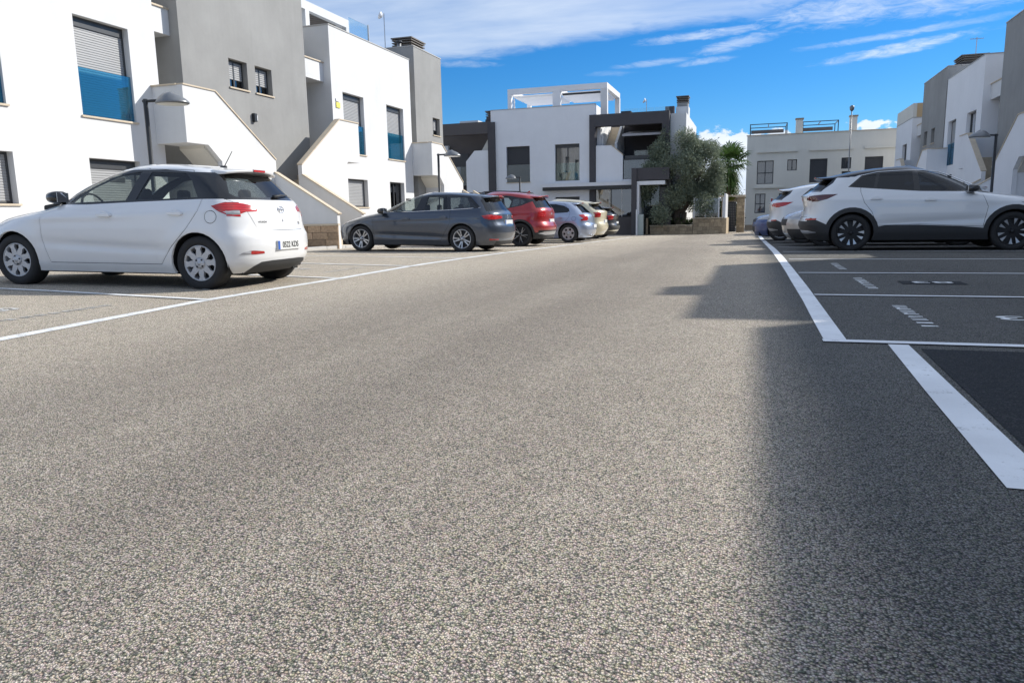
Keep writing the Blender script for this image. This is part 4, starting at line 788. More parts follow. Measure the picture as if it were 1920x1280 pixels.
def interp(tab, v):
    xs_ = [t[0] for t in tab]; ys_ = [t[1] for t in tab]; return float(np.interp(v, xs_, ys_))
def smooth_tab(tab, lv):
    """monotone-ish smoothing of a table sampled at levels"""
    y = np.interp(lv, [t[0] for t in tab], [t[1] for t in tab]); return y
def body_grid(sp, q=1.0):
    H = sp['H']
    lv = list(np.linspace(sp['z0'], .92 * H * .97, int(44 * q))) + list(H - (H - .92 * H * .97) * (1 - np.linspace(0, 1, int(26 * q)) [1:]) ** 2)
    lv = np.array(sorted(set(np.round(lv, 5)))); lv[-1] = H - .0005
    def S_(tab):     # sample finely, blur a little in z, resample: rounds the corners of the table
        zz = np.linspace(sp['z0'] - .1, H, 900); y = np.interp(zz, [t[0] for t in tab], [t[1] for t in tab]); k = 15
        ker = np.hanning(2 * k + 1); ker /= ker.sum(); yp = np.concatenate([y[:1].repeat(k), y, y[-1:].repeat(k)]); ys2 = np.convolve(yp, ker, 'valid')
        w = np.clip((H - zz) / .10, 0, 1); return np.interp(lv, zz, ys2 * w + y * (1 - w))
    xr, xf, wz = S_(sp['rear']), S_(sp['front']), S_(sp['w']); cr, cf = S_(sp['cr']), S_(sp['cf']); pf = S_(sp['pf']); prr = S_(sp['pr'])
    na, ns = int(14 * q) + 2, int(34 * q)
    rings = []
    xm = sp.get('xm', 0.0)
    for i, z in enumerate(lv):
        L_ = xf[i] - xr[i]; a = min(cr[i], L_ * .48); b = min(cf[i], L_ * .48); pts = []
        for k in range(na):
            ph = math.pi / 2 * k / (na - 1); e = 2 / prr[i]; pts.append((xr[i] + a * (1 - max(0, math.cos(ph)) ** e), math.sin(ph) ** e if k else 0))
        for k in range(1, ns): pts.append((xr[i] + a + (L_ - a - b) * k / ns, 1.0))
        for k in range(na):
            ph = math.pi / 2 * (1 - k / (na - 1)); e = 2 / pf[i]; pts.append((xf[i] - b * (1 - max(0, math.cos(ph)) ** e), math.sin(ph) ** e if k < na - 1 else 0))
        out = []
        for x, s in pts:
            tx = 1 - sp.get('tf', .035) * max(0, (x - xm) / 2.1) ** 2.2 - sp.get('tr', .03) * max(0, (xm - x) / 2.1) ** 2.2
            y = wz[i] * s * tx
            if s > .3:
                for wx in (sp['wb'] / 2, -sp['wb'] / 2):       # arch flares
                    r = math.hypot(x - wx, z - sp['wr']); y += .016 * math.exp(-((r - sp['ar'] - .03) / .07) ** 2) * (1 if z < .9 else 0) * s
                y -= sp.get('crease', .014) * math.exp(-((z - sp.get('cz', .42) - .04 * x) / .055) ** 2) * max(0, 1 - (x / (sp['wb'] / 2 - sp['ar'] + .1)) ** 4) * s
                y += sp.get('shoulder', .008) * math.exp(-((z - sp.get('sz', .80) + .03 * x) / .035) ** 2) * s * (1 if abs(x) < 2 else .4)
            out.append((x, y))
        rings.append([(x, y, z) for x, y in out] + [(x, -y, z) for x, y in reversed(out[1:-1])])
    n = len(rings[0]); v = [p for r in rings for p in r]; f = []
    for i in range(len(rings) - 1):
        for k in range(n): f.append((i * n + k, i * n + (k + 1) % n, (i + 1) * n + (k + 1) % n, (i + 1) * n + k))
    f.append(tuple((len(rings) - 1) * n + k for k in range(n)))
    return v, f
def pip(poly, x, y):
    c = False; j = len(poly) - 1
    for i in range(len(poly)):
        a, b = poly[i], poly[j]
        if (a[1] > y) != (b[1] > y) and x < (b[0] - a[0]) * (y - a[1]) / (b[1] - a[1]) + a[0]: c = not c
        j = i
    return c
def inset_poly(poly, d):
    n = len(poly); area = sum(poly[i][0] * poly[(i + 1) % n][1] - poly[(i + 1) % n][0] * poly[i][1] for i in range(n)); s = 1 if area > 0 else -1; out = []
    for i in range(n):
        p0, p1, p2 = Vector(poly[i - 1]), Vector(poly[i]), Vector(poly[(i + 1) % n]); d1 = (p1 - p0).normalized(); d2 = (p2 - p1).normalized()
        n1 = Vector((-d1.y, d1.x)) * s; n2 = Vector((-d2.y, d2.x)) * s; m = (n1 + n2); k = m.dot(n1); m = m / k if abs(k) > .25 else n1
        out.append(tuple(p1 + m * d))
    return out
def circ(cx, cz, r, n=26, a0=0, a1=360): return [(cx + r * math.cos(math.radians(a0 + (a1 - a0) * k / n)), cz + r * math.sin(math.radians(a0 + (a1 - a0) * k / n))) for k in range(n)]
def body_cut(sp, regions, q=1.0):
    """regions: list of (label, zone, polygon, allowed-labels or None) applied in order"""
    v, f = body_grid(sp, q); me = bpy.data.meshes.new('tmp'); me.from_pydata(v, [], f); bm = bmesh.new(); bm.from_mesh(me); bpy.data.meshes.remove(me)
    bmesh.ops.recalc_face_normals(bm, faces=bm.faces[:]); bm.normal_update()
    LB = bm.faces.layers.int.new('lab')
    FN = bm.faces.layers.float_vector.new('fn')
    for fc in bm.faces: fc[FN] = fc.normal
    bm.verts.ensure_lookup_table(); bm.faces.ensure_lookup_table()
    tree = BVHTree.FromBMesh(bm); ofv = [[vv.index for vv in fc.verts] for fc in bm.faces]; oco = [vv.co.copy() for vv in bm.verts]; onr = [vv.normal.copy() for vv in bm.verts]
    labels = ['body']
    for lab, zone, poly, allow in regions:
        if lab not in labels: labels.append(lab)
        ax = 0 if zone == 'S' else 1
        def inzone(fc, tol):
            n = fc[FN]
            h_ = math.hypot(n.x, n.y)
            if zone == 'T': return n.z > .5
            if h_ < .16: return False
            if zone == 'S': return abs(n.y) / h_ > .50 - tol * 2 and h_ > .24 - tol
            if zone == 'R': return n.x / h_ < -.60 + tol * 2 and fc.calc_center_median().x < 0
            if zone == 'F': return n.x / h_ > .30 - tol and fc.calc_center_median().x > -.6
            if zone == 'T': return n.z > .5
            return True
        for i in range(len(poly)):
            a, b = poly[i], poly[(i + 1) % len(poly)]; 
            d = Vector((b[0] - a[0], b[1] - a[1]))
            if d.length < 1e-5: continue
            lo = (min(a[0], b[0]) - .02, min(a[1], b[1]) - .02); hi = (max(a[0], b[0]) + .02, max(a[1], b[1]) + .02); sel = []
            for fc in bm.faces:
                ps = [vv.co for vv in fc.verts]; zs_ = [p.z for p in ps]
                if max(zs_) < lo[1] or min(zs_) > hi[1]: continue
                aa = [p[ax] for p in ps]
                if max(aa) < lo[0] or min(aa) > hi[0]: continue
                if inzone(fc, .12): sel.append(fc)
            if not sel: continue
            nn = Vector((-d.y, d.x)).normalized(); co = Vector((0, 0, a[1])); no = Vector((0, 0, nn.y)); co[ax] = a[0]; no[ax] = nn.x
            g_ = list({e for fc in sel for e in fc.edges}) + list({vv for fc in sel for vv in fc.verts}) + sel
            bmesh.ops.bisect_plane(bm, geom=g_, dist=1e-5, plane_co=co, plane_no=no)
        li = labels.index(lab); bb = (min(p[0] for p in poly), max(p[0] for p in poly), min(p[1] for p in poly), max(p[1] for p in poly))
        for fc in bm.faces:
            c = fc.calc_center_median()
            if not (bb[0] <= c[ax] <= bb[1] and bb[2] <= c.z <= bb[3]): continue
            if allow is not None and labels[fc[LB]] not in allow: continue
            if inzone(fc, .0) and pip(poly, c[ax], c.z): fc[LB] = li
    parts = {}
    for fc in bm.faces:
        lb = labels[fc[LB]]; s = ''
        if lb.endswith('*'): s = 'L' if fc.calc_center_median().y > 0 else 'R'
        parts.setdefault((lb.rstrip('*'), s), []).append(([vv.index for vv in fc.verts]))
    bm.verts.index_update(); parts = {}
    for fc in bm.faces:
        lb = labels[fc[LB]]; s = ''
        if lb.endswith('*'): s = 'L' if fc.calc_center_median().y > 0 else 'R'
        parts.setdefault((lb.rstrip('*'), s), []).append([vv.index for vv in fc.verts])
    co = [vv.co.copy() for vv in bm.verts]; nr = []
    for p in co:
        q_, _, fi, _ = tree.find_nearest(p); ids = ofv[fi]; wts = poly_3d_calc([oco[i] for i in ids], q_); nn = Vector((0, 0, 0))
        for i, w_ in zip(ids, wts): nn += onr[i] * w_
        nr.append(nn.normalized())
    bm.free()
    return co, nr, parts
def part_obj(name, co, nr, faces, mat, parent, off=0.0, thick=0.0, flip=False):
    idx = {}; vs = []; ns = []; fs = []
    for f in faces:
        g_ = []
        for i in f:
            if i not in idx: idx[i] = len(vs); vs.append(co[i] + nr[i] * off); ns.append(nr[i])
            g_.append(idx[i])
        fs.append(tuple(reversed(g_)) if flip else tuple(g_))
    if thick:        # turn the border inwards so the piece has an edge
        ec = {}
        for f in fs:
            for i in range(len(f)): e = (f[i], f[(i + 1) % len(f)]); ec[e] = 1
        border = [e for e in ec if (e[1], e[0]) not in ec]; m = {}
        for a, b in border:
            for i in (a, b):
                if i not in m: m[i] = len(vs); vs.append(vs[i] - ns[i] * thick); ns.append(ns[i])
            fs.append((b, a, m[a], m[b]))
    o = obj(name, vs, fs, mat, parent, True)
    o.data.normals_split_custom_set_from_vertices([(-n if flip else n) for n in ns]); return o
def loose(fs):
    par = {}
    def fd(a):
        while par[a] != a: par[a] = par[par[a]]; a = par[a]
        return a
    for f in fs:
        for i in f: par.setdefault(i, i)
        for i in f[1:]: par[fd(i)] = fd(f[0])
    g_ = {}
    for f in fs: g_.setdefault(fd(f[0]), []).append(f)
    big = sorted(g_.values(), key=len, reverse=True); keep = [b for b in big if len(b) >= 4]
    return keep or big[:1]
def lathe(prof, n=36, axis='Y'):
    v = []; f = []
    for r, y in prof:
        for k in range(n): a = 2 * math.pi * k / n; v.append((r * math.cos(a), y, r * math.sin(a)))
    for i in range(len(prof) - 1):
        for k in range(n): f.append((i * n + k, i * n + (k + 1) % n, (i + 1) * n + (k + 1) % n, (i + 1) * n + k))
    return v, f
WHEELS = {}
def wheel(parent, x, y, r, style, side, seed=0):
    """outer face towards +y when side is 1"""
    key = (round(r, 3), style)
    if key not in WHEELS:
        tw = .205; ri = r * {'hatch': .655, 'bmw': .66}.get(style, .70)
        def mesh_from(v, f, nm, mats, smooth=True):
            me = bpy.data.meshes.new(nm); me.from_pydata(v, [], f); me.materials.append(mats); bm = bmesh.new(); bm.from_mesh(me); bmesh.ops.recalc_face_normals(bm, faces=bm.faces[:]); bm.to_mesh(me); bm.free()
            if smooth: me.shade_smooth()
            return me
        v, f = lathe([(ri, -.01), (ri + .008, .008), (ri + .03, .014), (r - .06, .018), (r - .022, .010), (r - .006, -.012), (r, -.035), (r, -tw + .035), (r - .008, -tw + .012), (r - .05, -tw), (ri, -tw)], 44)
        tyre = mesh_from(v, f, 'tyre', M['rubber'])
        mb = MB(); v, f = lathe([(ri + .002, -.004), (ri, .004), (ri - .012, .002), (ri - .018, -.02), (ri - .03, -.06), (ri - .035, -.19)], 40); mb.add(v, f); rimm = M['alloy'] if style in ('wagon', 'silver') else (M['cover'] if style in ('hatch', 'bmw') else M['alloydark'])
        rim = mesh_from(mb.v, mb.f, 'rim', rimm)
        v, f = lathe([(ri - .01, -.075), (.06, -.065), (.001, -.065)], 28); core = mesh_from(v, f, 'brake_core', M['alloydark'])
        mb = MB(); blades = []
        def blade(a, pts, y0, y1, th=.02, twist=0):
            mb = MB(); blades.append(mb)
            """pts: (radius, half width angle offset along tangent) outline, as polygon in (r, t)"""
            ca, sa = math.cos(a), math.sin(a)
            def mp(rr, t, d):
                k = rr / ri; yy = y0 + (y1 - y0) * k + d; aa = a + twist * (1 - k); return (rr * math.cos(aa) - t * math.sin(aa), yy, rr * math.sin(aa) + t * math.cos(aa))
            mb.prism(pts, mp, -th, 0)
        R_ = ri - .014
        if style == 'hatch':       # eight petal spokes, oval gaps, bolts and badge
            for k in range(8):
                a = math.pi * 2 * k / 8; blade(a, [(.045, -.02), (R_ * .40, -.034), (R_ * .58, -.036), (R_ * .80, -.026), (R_ * .93, -.038), (R_, -.052), (R_, .052), (R_ * .93, .038), (R_ * .80, .026), (R_ * .58, .036), (R_ * .40, .034), (.045, .02)], -.002, .0, .03)
            v, f = lathe([(R_ * .34, -.03), (R_ * .34, .006), (.04, .012), (.001, .012)], 28); mb.add(v, f)
        elif style == 'wagon':
            for k in range(5):
                for s_ in (-1, 1): a = math.pi * 2 * k / 5 + s_ * .19 + .3; blade(a, [(.03, -.014), (R_, -.013), (R_, .013), (.03, .014)], -.03, .0, .03)
            v, f = lathe([(.065, -.05), (.062, -.018), (.03, -.010), (.001, -.010)], 24); mb.add(v, f)
        elif style == 'suv':       # five pairs of bright wedge blades
            for k in range(10):
                a = math.pi * 2 * k / 10 + (.06 if k % 2 else -.06) + .2; s_ = 1 if k % 2 else -1; blade(a, [(R_ * .52, -.004 * s_), (R_ * .99, -.030), (R_ * .99, .030)] if True else [], -.02, .002, .02)
            v, f = [], []
        elif style == 'red':
            for k in range(5):
                a = math.pi * 2 * k / 5; blade(a, [(.05, -.010), (R_ * .5, -.022), (R_, -.052), (R_, -.034), (R_ * .55, -.004), (.05, .006)], -.02, .0, .02); blade(a, [(.06, .004), (R_ * .55, .012), (R_, .052), (R_, .040), (R_ * .6, .026), (.06, .014)], -.02, .0, .02)
            v, f = lathe([(.05, -.04), (.045, -.012), (.001, -.010)], 20); mb.add(v, f)
        elif style == 'bmw':       # closed cover with six holes
            for k in range(6):
                a = math.pi * 2 * k / 6; blade(a, [(.05, -.03), (R_ * .45, -.052), (R_ * .60, -.030), (R_ * .74, -.034), (R_ * .86, -.075), (R_, -R_ * .53), (R_, R_ * .53), (R_ * .86, .075), (R_ * .74, .034), (R_ * .60, .030), (R_ * .45, .052), (.05, .03)], -.004, .0, .02)
            v, f = lathe([(.075, -.02), (.07, .008), (.001, .010)], 24); mb.add(v, f)
        sm = M['cover'] if style in ('hatch', 'bmw') else M['alloy']
        spokes = [mesh_from(b_.v, b_.f, 'spoke', sm, False) for b_ in blades] + ([mesh_from(mb.v, mb.f, 'wheel_centre', sm, True)] if mb.v else [])
        mb = MB()
        nb = {'hatch': 4}.get(style, 5)
        for k in range(nb):
            a = math.pi * 2 * (k + .5) / nb; mb.tube([(.05 * math.cos(a), -.01, .05 * math.sin(a)), (.05 * math.cos(a), .016, .05 * math.sin(a))], .011, 8)
        bolts = mesh_from(mb.v, mb.f, 'wheel_bolts', M['alloydark'], False)
        mb = MB(); v, f = lathe([(.034, -.05), (.032, .0), (.026, .012), (.001, .014)], 20); mb.add(v, f); hub = mesh_from(mb.v, mb.f, 'hub_cap', M['alloydark'] if style in ('suv', 'red') else sm)
        WHEELS[key] = [('', tyre), ('rim', rim), ('brake_core', core)] + [(m_.name.split('.')[0], m_) for m_ in spokes] + [('wheel_bolts', bolts), ('hub_cap', hub)]
    w = bpy.data.objects.new('wheel', WHEELS[key][0][1]); C.objects.link(w); w.parent = parent; w.location = (x, y, r); w.rotation_euler = (0, seed * 1.3 + .35, 0 if side > 0 else math.pi)
    for nm, me in WHEELS[key][1:]:
        o = bpy.data.objects.new(nm, me); C.objects.link(o); o.parent = w
    return w
def solid_box(name, x0, x1, y0, y1, z0, z1, mat, parent, bev=.03):
    return MB().box(x0, x1, y0, y1, z0, z1).build(name, mat, parent, bevel=bev)
def text_mesh(txt, size, mat, parent, mtx, name='lettering', sx=1.0, ext=.001):
    cu = bpy.data.curves.new('t', 'FONT'); cu.body = txt; cu.size = size; cu.align_x = 'CENTER'; cu.align_y = 'CENTER'; cu.extrude = ext; cu.offset = size * .012
    t = bpy.data.objects.new('t', cu); C.objects.link(t); dg = bpy.context.evaluated_depsgraph_get(); me = bpy.data.meshes.new_from_object(t.evaluated_get(dg)); bpy.data.objects.remove(t)
    me.transform(Matrix.Diagonal((sx, 1, 1, 1))); me.transform(mtx); me.materials.append(mat); o = bpy.data.objects.new(name, me); C.objects.link(o); o.parent = parent; return o
REARM = Matrix(((0, 0, -1, 0), (-1, 0, 0, 0), (0, 1, 0, 0), (0, 0, 0, 1)))       # text lying on the tail, reading from behind
def surf_x(co, nr, y, z, rear=True):
    best = None
    for c, n in zip(co, nr):
        if (n.x < -.3) == rear and abs(n.x) > .3:
            d = (c.y - y) ** 2 + (c.z - z) ** 2
            if best is None or d < best[0]: best = (d, c.x - (n.y * (y - c.y) + n.z * (z - c.z)) / n.x)
    return best[1]
def surf_y(co, nr, x, z):
    best = None
    for c, n in zip(co, nr):
        if n.y > .4:
            d = (c.x - x) ** 2 + (c.z - z) ** 2
            if best is None or d < best[0]: best = (d, c.y - (n.x * (x - c.x) + n.z * (z - c.z)) / n.y)
    return best[1]
def make_car(name, sp, loc, rz, label, cat, q=1.0, tilt=(0, 0)):
    e = empty(name, loc, rz, label=label, category=cat); e.rotation_euler = (tilt[0], tilt[1], rz)
    wb2, wr, ar = sp['wb'] / 2, sp['wr'], sp['ar']; reg = []
    z0 = sp['z0']
    # lower cladding, sills
    for lab, zone, poly in sp.get('under', []): reg.append((lab, zone, poly, None))
    for s in (1, -1):
        if sp.get('archclad'): reg.append(('wheel_arch_trim', 'S', circ(s * wb2, wr, ar + sp['archclad'], 30), None))
    gap = .0075
    for lab, zone, poly, *mode in sp['doors']:
        reg.append(('panel_gap', zone, poly, ('body', 'side_cladding'))); reg.append((lab + '*', zone, inset_poly(poly, gap), ('panel_gap',)))
    for lab, zone, poly in sp['glass']:
        if lab == 'window_trim': reg.append((lab, zone, poly, None))
        else: reg.append((lab + '*' if zone == 'S' else lab, zone, poly, None))
    for lab, zone, poly in sp['lamps']: reg.append((lab + '*', zone, poly, None))
    for s in (1, -1): reg.append(('hole', 'S', circ(s * wb2, wr, ar, 30), None))
    co, nr, parts = body_cut(sp, reg, q)
    mats = dict(sp['mats'])
    body = None
    order = ['body', 'roof_panel', 'side_cladding', 'bumper_cladding', 'wheel_arch_trim', 'window_trim', 'panel_gap']
    door_o = {}
    for (lab, s), fs in sorted(parts.items(), key=lambda kv: (order.index(kv[0][0]) if kv[0][0] in order else 50 + ('window' in kv[0][0]) * 20)):
        if lab == 'hole': continue
        mat = mats.get(lab, M['blacktrim']); off, th = 0, 0; par = e; nm = lab
        if lab in ('front_door', 'rear_door', 'tailgate', 'fuel_flap', 'bonnet'): mat = mats.get('body'); th = .006; off = .0
        if lab == 'panel_gap': mat = M['liner']; off = -.006
        if 'window' in lab and lab != 'window_trim' or lab == 'windscreen': off = -.004; mat = mats.get(lab, mats['glass'])
        if lab in ('tail_light', 'head_light', 'rear_reflector', 'tail_light_clear', 'brake_light', 'fog_light'): off = .004; th = .010
        if lab in ('wheel_arch_trim', 'side_cladding', 'bumper_cladding', 'grille'): off = .003; th = .008
        if lab == 'body': th = .03
        for piece in (loose(fs) if lab not in ('body', 'panel_gap', 'window_trim') else [fs]):
            o = part_obj(nm, co, nr, piece, mat, par, off, th)
            door_o.setdefault((lab, s), o)
    # dark lining inside the shell, with the same openings
    fs = [f for (lab, s), ff in parts.items() if lab not in ('hole',) and not ('window' in lab and lab != 'window_trim') and lab != 'windscreen' for f in ff]
    part_obj('cabin_lining', co, nr, fs, M['lining'], e, -.032, 0, True)
    # floor, wheel wells, wheels
    xr_, xf_ = interp(sp['rear'], z0 + .06) + .16, interp(sp['front'], z0 + .06) - .16
    mb = MB().box(xr_, -wb2 - ar - .03, -.62, .62, z0 - .02, z0 + .10).box(-wb2 - ar - .028, wb2 + ar + .028, -.56, .56, z0 - .03, z0 + .12).box(-wb2 + ar + .05, wb2 - ar - .05, -.76, .76, z0 - .015, z0 + .09).box(wb2 + ar + .03, xf_, -.62, .62, z0 - .02, z0 + .10)
    mb.tube([(-wb2, -.7, wr), (-wb2, .7, wr)], .05, 8).tube([(wb2, -.7, wr), (wb2, .7, wr)], .04, 8).tube([(xr_ - .10, -.35, z0 + .02), (-wb2 + .3, -.3, z0 - .03), (1.0, -.2, z0 - .03)], .035, 8); mb.build('underbody', M['liner'], e)
    for s in (1, -1):
        for k in (1, -1):
            hw = interp(sp['w'], wr) ; mb = MB(); n = 18; R = ar + .012
            for i in range(n):
                am = math.degrees(math.asin(max(-.9, (z0 - .0 - wr) / R))); a0, a1 = math.radians(am + (180 - 2 * am) * i / n), math.radians(am + (180 - 2 * am) * (i + 1) / n)
                P0 = (s * wb2 + R * math.cos(a0), wr + R * math.sin(a0)); P1 = (s * wb2 + R * math.cos(a1), wr + R * math.sin(a1))
                mb.quad((P0[0], k * .5, P0[1]), (P1[0], k * .5, P1[1]), (P1[0], k * (hw - .026), P1[1]), (P0[0], k * (hw - .026), P0[1]))
                mb.add([(s * wb2, k * .5, wr), (P0[0], k * .5, P0[1]), (P1[0], k * .5, P1[1])], [(0, 1, 2)])
            mb.build('wheel_well', M['liner'], e, fix=False)
            wheel(e, s * wb2, k * (hw - .018 + sp.get('track', 0)), wr, sp['rim'], k, seed=(s + 1) + k)
    # cabin
    if sp.get('cabin', True):
        zb = z0 + .14; hb = sp['belt']
        for x, nm in ((.18, 'front_seat'), (-.72, 'rear_seat')):
            ys = ((.36,), (-.36,)) if nm == 'front_seat' else ((.36,), (-.36,))
            for (y,) in ys:
                st = solid_box(nm, x - .24, x + .26, y - .25, y + .25, zb, zb + .24, M['seat'], e, .06)
                mb = MB(); mb.prism([(x - .36, zb + .2), (x - .22, zb + .2), (x - .30, hb - .06), (x - .40, hb - .06)], lambda a, z, d: (a, d, z), y - .24, y + .24); b = mb.build('seat_back', M['seat'], st, bevel=.04)
                hr = solid_box('headrest', x - .46, x - .38, y - .11, y + .11, hb + .0, hb + .17, M['seat'], st, .045)
        mb = MB(); mb.prism([(.62, zb), (1.0, zb), (.98, hb - .03), (.78, hb + .0), (.60, hb - .10)], lambda a, z, d: (a, d, z), -.66, .66); mb.build('dashboard', M['lining'], e, bevel=.03)
        v = []; f = []; n = 20
        for i in range(n):
            a = 2 * math.pi * i / n
            for j in range(6):
                b = 2 * math.pi * j / 6; rr = .185 + .015 * math.cos(b); lx = rr * math.sin(a); v.append((.50 + .35 * lx + .015 * math.sin(b), .36 + rr * math.cos(a), hb - .06 + .93 * lx))
        for i in range(n):
            for j in range(6): f.append((i * 6 + j, ((i + 1) % n) * 6 + j, ((i + 1) % n) * 6 + (j + 1) % 6, i * 6 + (j + 1) % 6))
        sw = obj('steering_wheel', v, f, M['lining'], e, True)
        mb = MB().box(.44, .46, -.13, .13, hb + .26, hb + .33); mb.build('interior_mirror', M['lining'], e, bevel=.015)
    # mirrors, handles
    mx_, mz = sp['mirror']
    for k in (1, -1):
        y0 = surf_y(co, nr, mx_, mz - .06) + .01
        v = []; f = []; n = 14; pr = [(-.10, .02), (-.098, .8), (-.07, 1.0), (-.02, 1.0), (.05, .82), (.09, .5), (.105, .02)]
        for t, s_ in pr:
            for j in range(n): a = 2 * math.pi * j / n; ca, sa = math.cos(a), math.sin(a); v.append((mx_ + t, k * (y0 + .10 + .11 * s_ * math.copysign(abs(ca) ** .7, ca)), mz + .075 * s_ * math.copysign(abs(sa) ** .75, sa)))
        for i in range(len(pr) - 1):
            for j in range(n): f.append((i * n + j, i * n + (j + 1) % n, (i + 1) * n + (j + 1) % n, (i + 1) * n + j))
        mo = obj('wing_mirror', v, f, mats.get('mirror', M['blacktrim']), e, True); bm = bmesh.new(); bm.from_mesh(mo.data); bmesh.ops.recalc_face_normals(bm, faces=bm.faces[:]); bm.to_mesh(mo.data); bm.free()
        solid_box('mirror_arm', mx_ - .04, mx_ + .05, k * (y0 - .03), k * (y0 + .06), mz - .065, mz - .02, M['plastic'], mo, .01)
        gm = MB(); gm.box(mx_ - .104, mx_ - .1005, k * (y0 + .015), k * (y0 + .185), mz - .055, mz + .055); gm.build('mirror_glass', M['chrome'], mo)
        for hx, hz, dl in sp['handles']:
            par = door_o.get((dl, 'L' if k > 0 else 'R'), e); yh = surf_y(co, nr, hx, hz)
            mb = MB(); mb.prism([(hx - .10, hz - .012), (hx - .085, hz - .022), (hx + .07, hz - .018), (hx + .10, hz - .004), (hx + .10, hz + .012), (hx + .07, hz + .018), (hx - .09, hz + .018)], lambda a, z, d: (a, d, z), k * (yh - .004), k * (yh + .032)); mb.build('door_handle', mats.get('handle', mats['body']), par, bevel=.008)
            mb = MB(); mb.prism(circ(hx, hz - .002, .045, 14), lambda a, z, d: (a + (a - hx) * .6, d, z), k * (yh - .006), k * (yh + .0015)); mb.build('handle_recess', mats['body'], par)
    # spoiler
    if 'spoiler' in sp:
        x0, x1, z_, w_ = sp['spoiler']; mb = MB(); n = 14; v = []
        for i in range(n + 1):
            t = -1 + 2 * i / n; yy = t * w_; xx = x0 + .10 * abs(t) ** 2.5; zz = z_ - .035 * abs(t) ** 2.2
            v += [(x1, yy, zz + .028), (xx, yy, zz + .004), (xx + .015, yy, zz - .022), (x1, yy, zz - .03)]
        f = [(i * 4 + j, i * 4 + (j + 1) % 4, (i + 1) * 4 + (j + 1) % 4, (i + 1) * 4 + j) for i in range(n) for j in range(4)] + [(0, 1, 2, 3), (n * 4 + 3, n * 4 + 2, n * 4 + 1, n * 4)]
        o = MB().add(v, f).build('spoiler', mats.get('spoiler', mats['body']), e, True, bevel=.006)
        mb = MB().box(x0 - .004, x0 + .02, -.12, .12, z_ - .016, z_ + .012); mb.build('brake_light', M['taillens'], o, bevel=.004)
    if sp.get('rails'):
        for k in (1, -1):
            pts = [(x, k * y, z) for x, y, z in sp['rails']]; MB().tube(pts, [.006] + [.016] * (len(pts) - 2) + [.006], 8).build('roof_rail', mats.get('rail', M['chrome']), e, True)
    for k in (1, -1):
        if sp.get('beltline'):
            pts = [(x, k * (surf_y(co, nr, x, z) + .002), z) for x, z in sp['beltline']]; MB().tube(pts, .008, 6).build('chrome_strip', M['chrome'], e, True)
    if sp.get('antenna'):
        x, z, tall = sp['antenna']
        if tall: a = MB().box(x - .03, x + .05, -.02, .02, z - .01, z + .02).build('aerial_base', M['plastic'], e, bevel=.008); MB().tube([(x, 0, z + .01), (x - .12, 0, z + .19)], [.006, .004], 6).build('rod', M['plastic'], a)
        else: mb = MB(); mb.prism([(x - .06, z - .01), (x + .06, z - .01), (x - .03, z + .05), (x - .06, z + .05)], lambda a, zz, d: (a, d, zz), -.015, .015); mb.build('aerial_fin', mats['body'], e, bevel=.008)
    # number plate
    if sp.get('plate'):
        yz, z, txt = sp['plate']; x = surf_x(co, nr, yz, z) - .006
        p = MB().box(x - .008, x + .02, yz - .26, yz + .26, z - .055, z + .055).build('number_plate', M['plate'], e, bevel=.003)
        MB().box(x - .0095, x - .008, yz + .215, yz + .257, z - .052, z + .052).build('country_band', M['plateblue'], p)
        if txt: text_mesh(txt, .098, M['ink'], p, Matrix.Translation((x - .0095, yz - .022, z)) @ REARM, 'plate_lettering', .90)
    for (kind, y, z, s) in sp.get('badges', []):
        x = surf_x(co, nr, y, z) - .002
        if kind == 'oval_h':
            ring = []; n = 28; mb = MB()
            pts = [(x - .003, y + .062 * math.cos(2 * math.pi * i / n), z + .040 * math.sin(2 * math.pi * i / n)) for i in range(n + 1)]; mb.tube(pts, .006, 6, False)
            mb.tube([(x - .003, y + .030, z - .030), (x - .003, y + .018, z + .030)], .006, 6).tube([(x - .003, y - .018, z - .030), (x - .003, y - .030, z + .030)], .006, 6).tube([(x - .003, y + .028, z - .008), (x - .003, y - .028, z + .008)], .005, 6); mb.build('badge', M['chrome'], e, True)
        elif kind == 'round': v, f = lathe([(.0, -.012), (.03, -.012), (.04, -.006), (.04, 0)], 18); MB().add([(x + b, y + a, z + c) for a, b, c in v], f).build('badge', M['chrome'], e, True)
        elif kind == 'diamond':
            mb = MB(); pts = [(x - .004, y, z + .055), (x - .004, y - .04, z), (x - .004, y, z - .055), (x - .004, y + .04, z), (x - .004, y, z + .055)]; mb.tube(pts, .008, 6); mb.build('badge', M['chrome'], e)
        elif kind.startswith('txt:'):
            o = text_mesh(kind[4:], s, M['ink'] if s < .05 else M['chrome'], e, Matrix.Translation((x - .004, y, z)) @ REARM, 'model_lettering', 1.0, .0002)
            cn = [(c, n) for c, n in zip(co, nr) if abs(c.y - y) < .25 and abs(c.z - z) < .12 and n.x < -.3]
            for v_ in o.data.vertices:
                c, n = min(cn, key=lambda q: (q[0].y - v_.co.y) ** 2 + (q[0].z - v_.co.z) ** 2); v_.co.x += c.x - (n.y * (v_.co.y - c.y) + n.z * (v_.co.z - c.z)) / n.x - .003 - (x - .004)
    if sp.get('wiper'):
        (y0, z0_), (y1, z1_) = sp['wiper']; xa, xb = surf_x(co, nr, y0, z0_) - .02, surf_x(co, nr, y1, z1_) - .015
        w_ = MB().tube([(xa, y0, z0_), ((xa + xb) / 2 - .02, (y0 + y1) / 2, (z0_ + z1_) / 2 + .01), (xb, y1, z1_)], [.022, .010, .006], 8).build('rear_wiper', M['plastic'], e, True)
    for (x0, x1, y0, y1, z0_, z1_, nm, mt) in sp.get('extra', []):
        solid_box(nm, x0, x1, y0, y1, z0_, z1_, M[mt], e, .008)
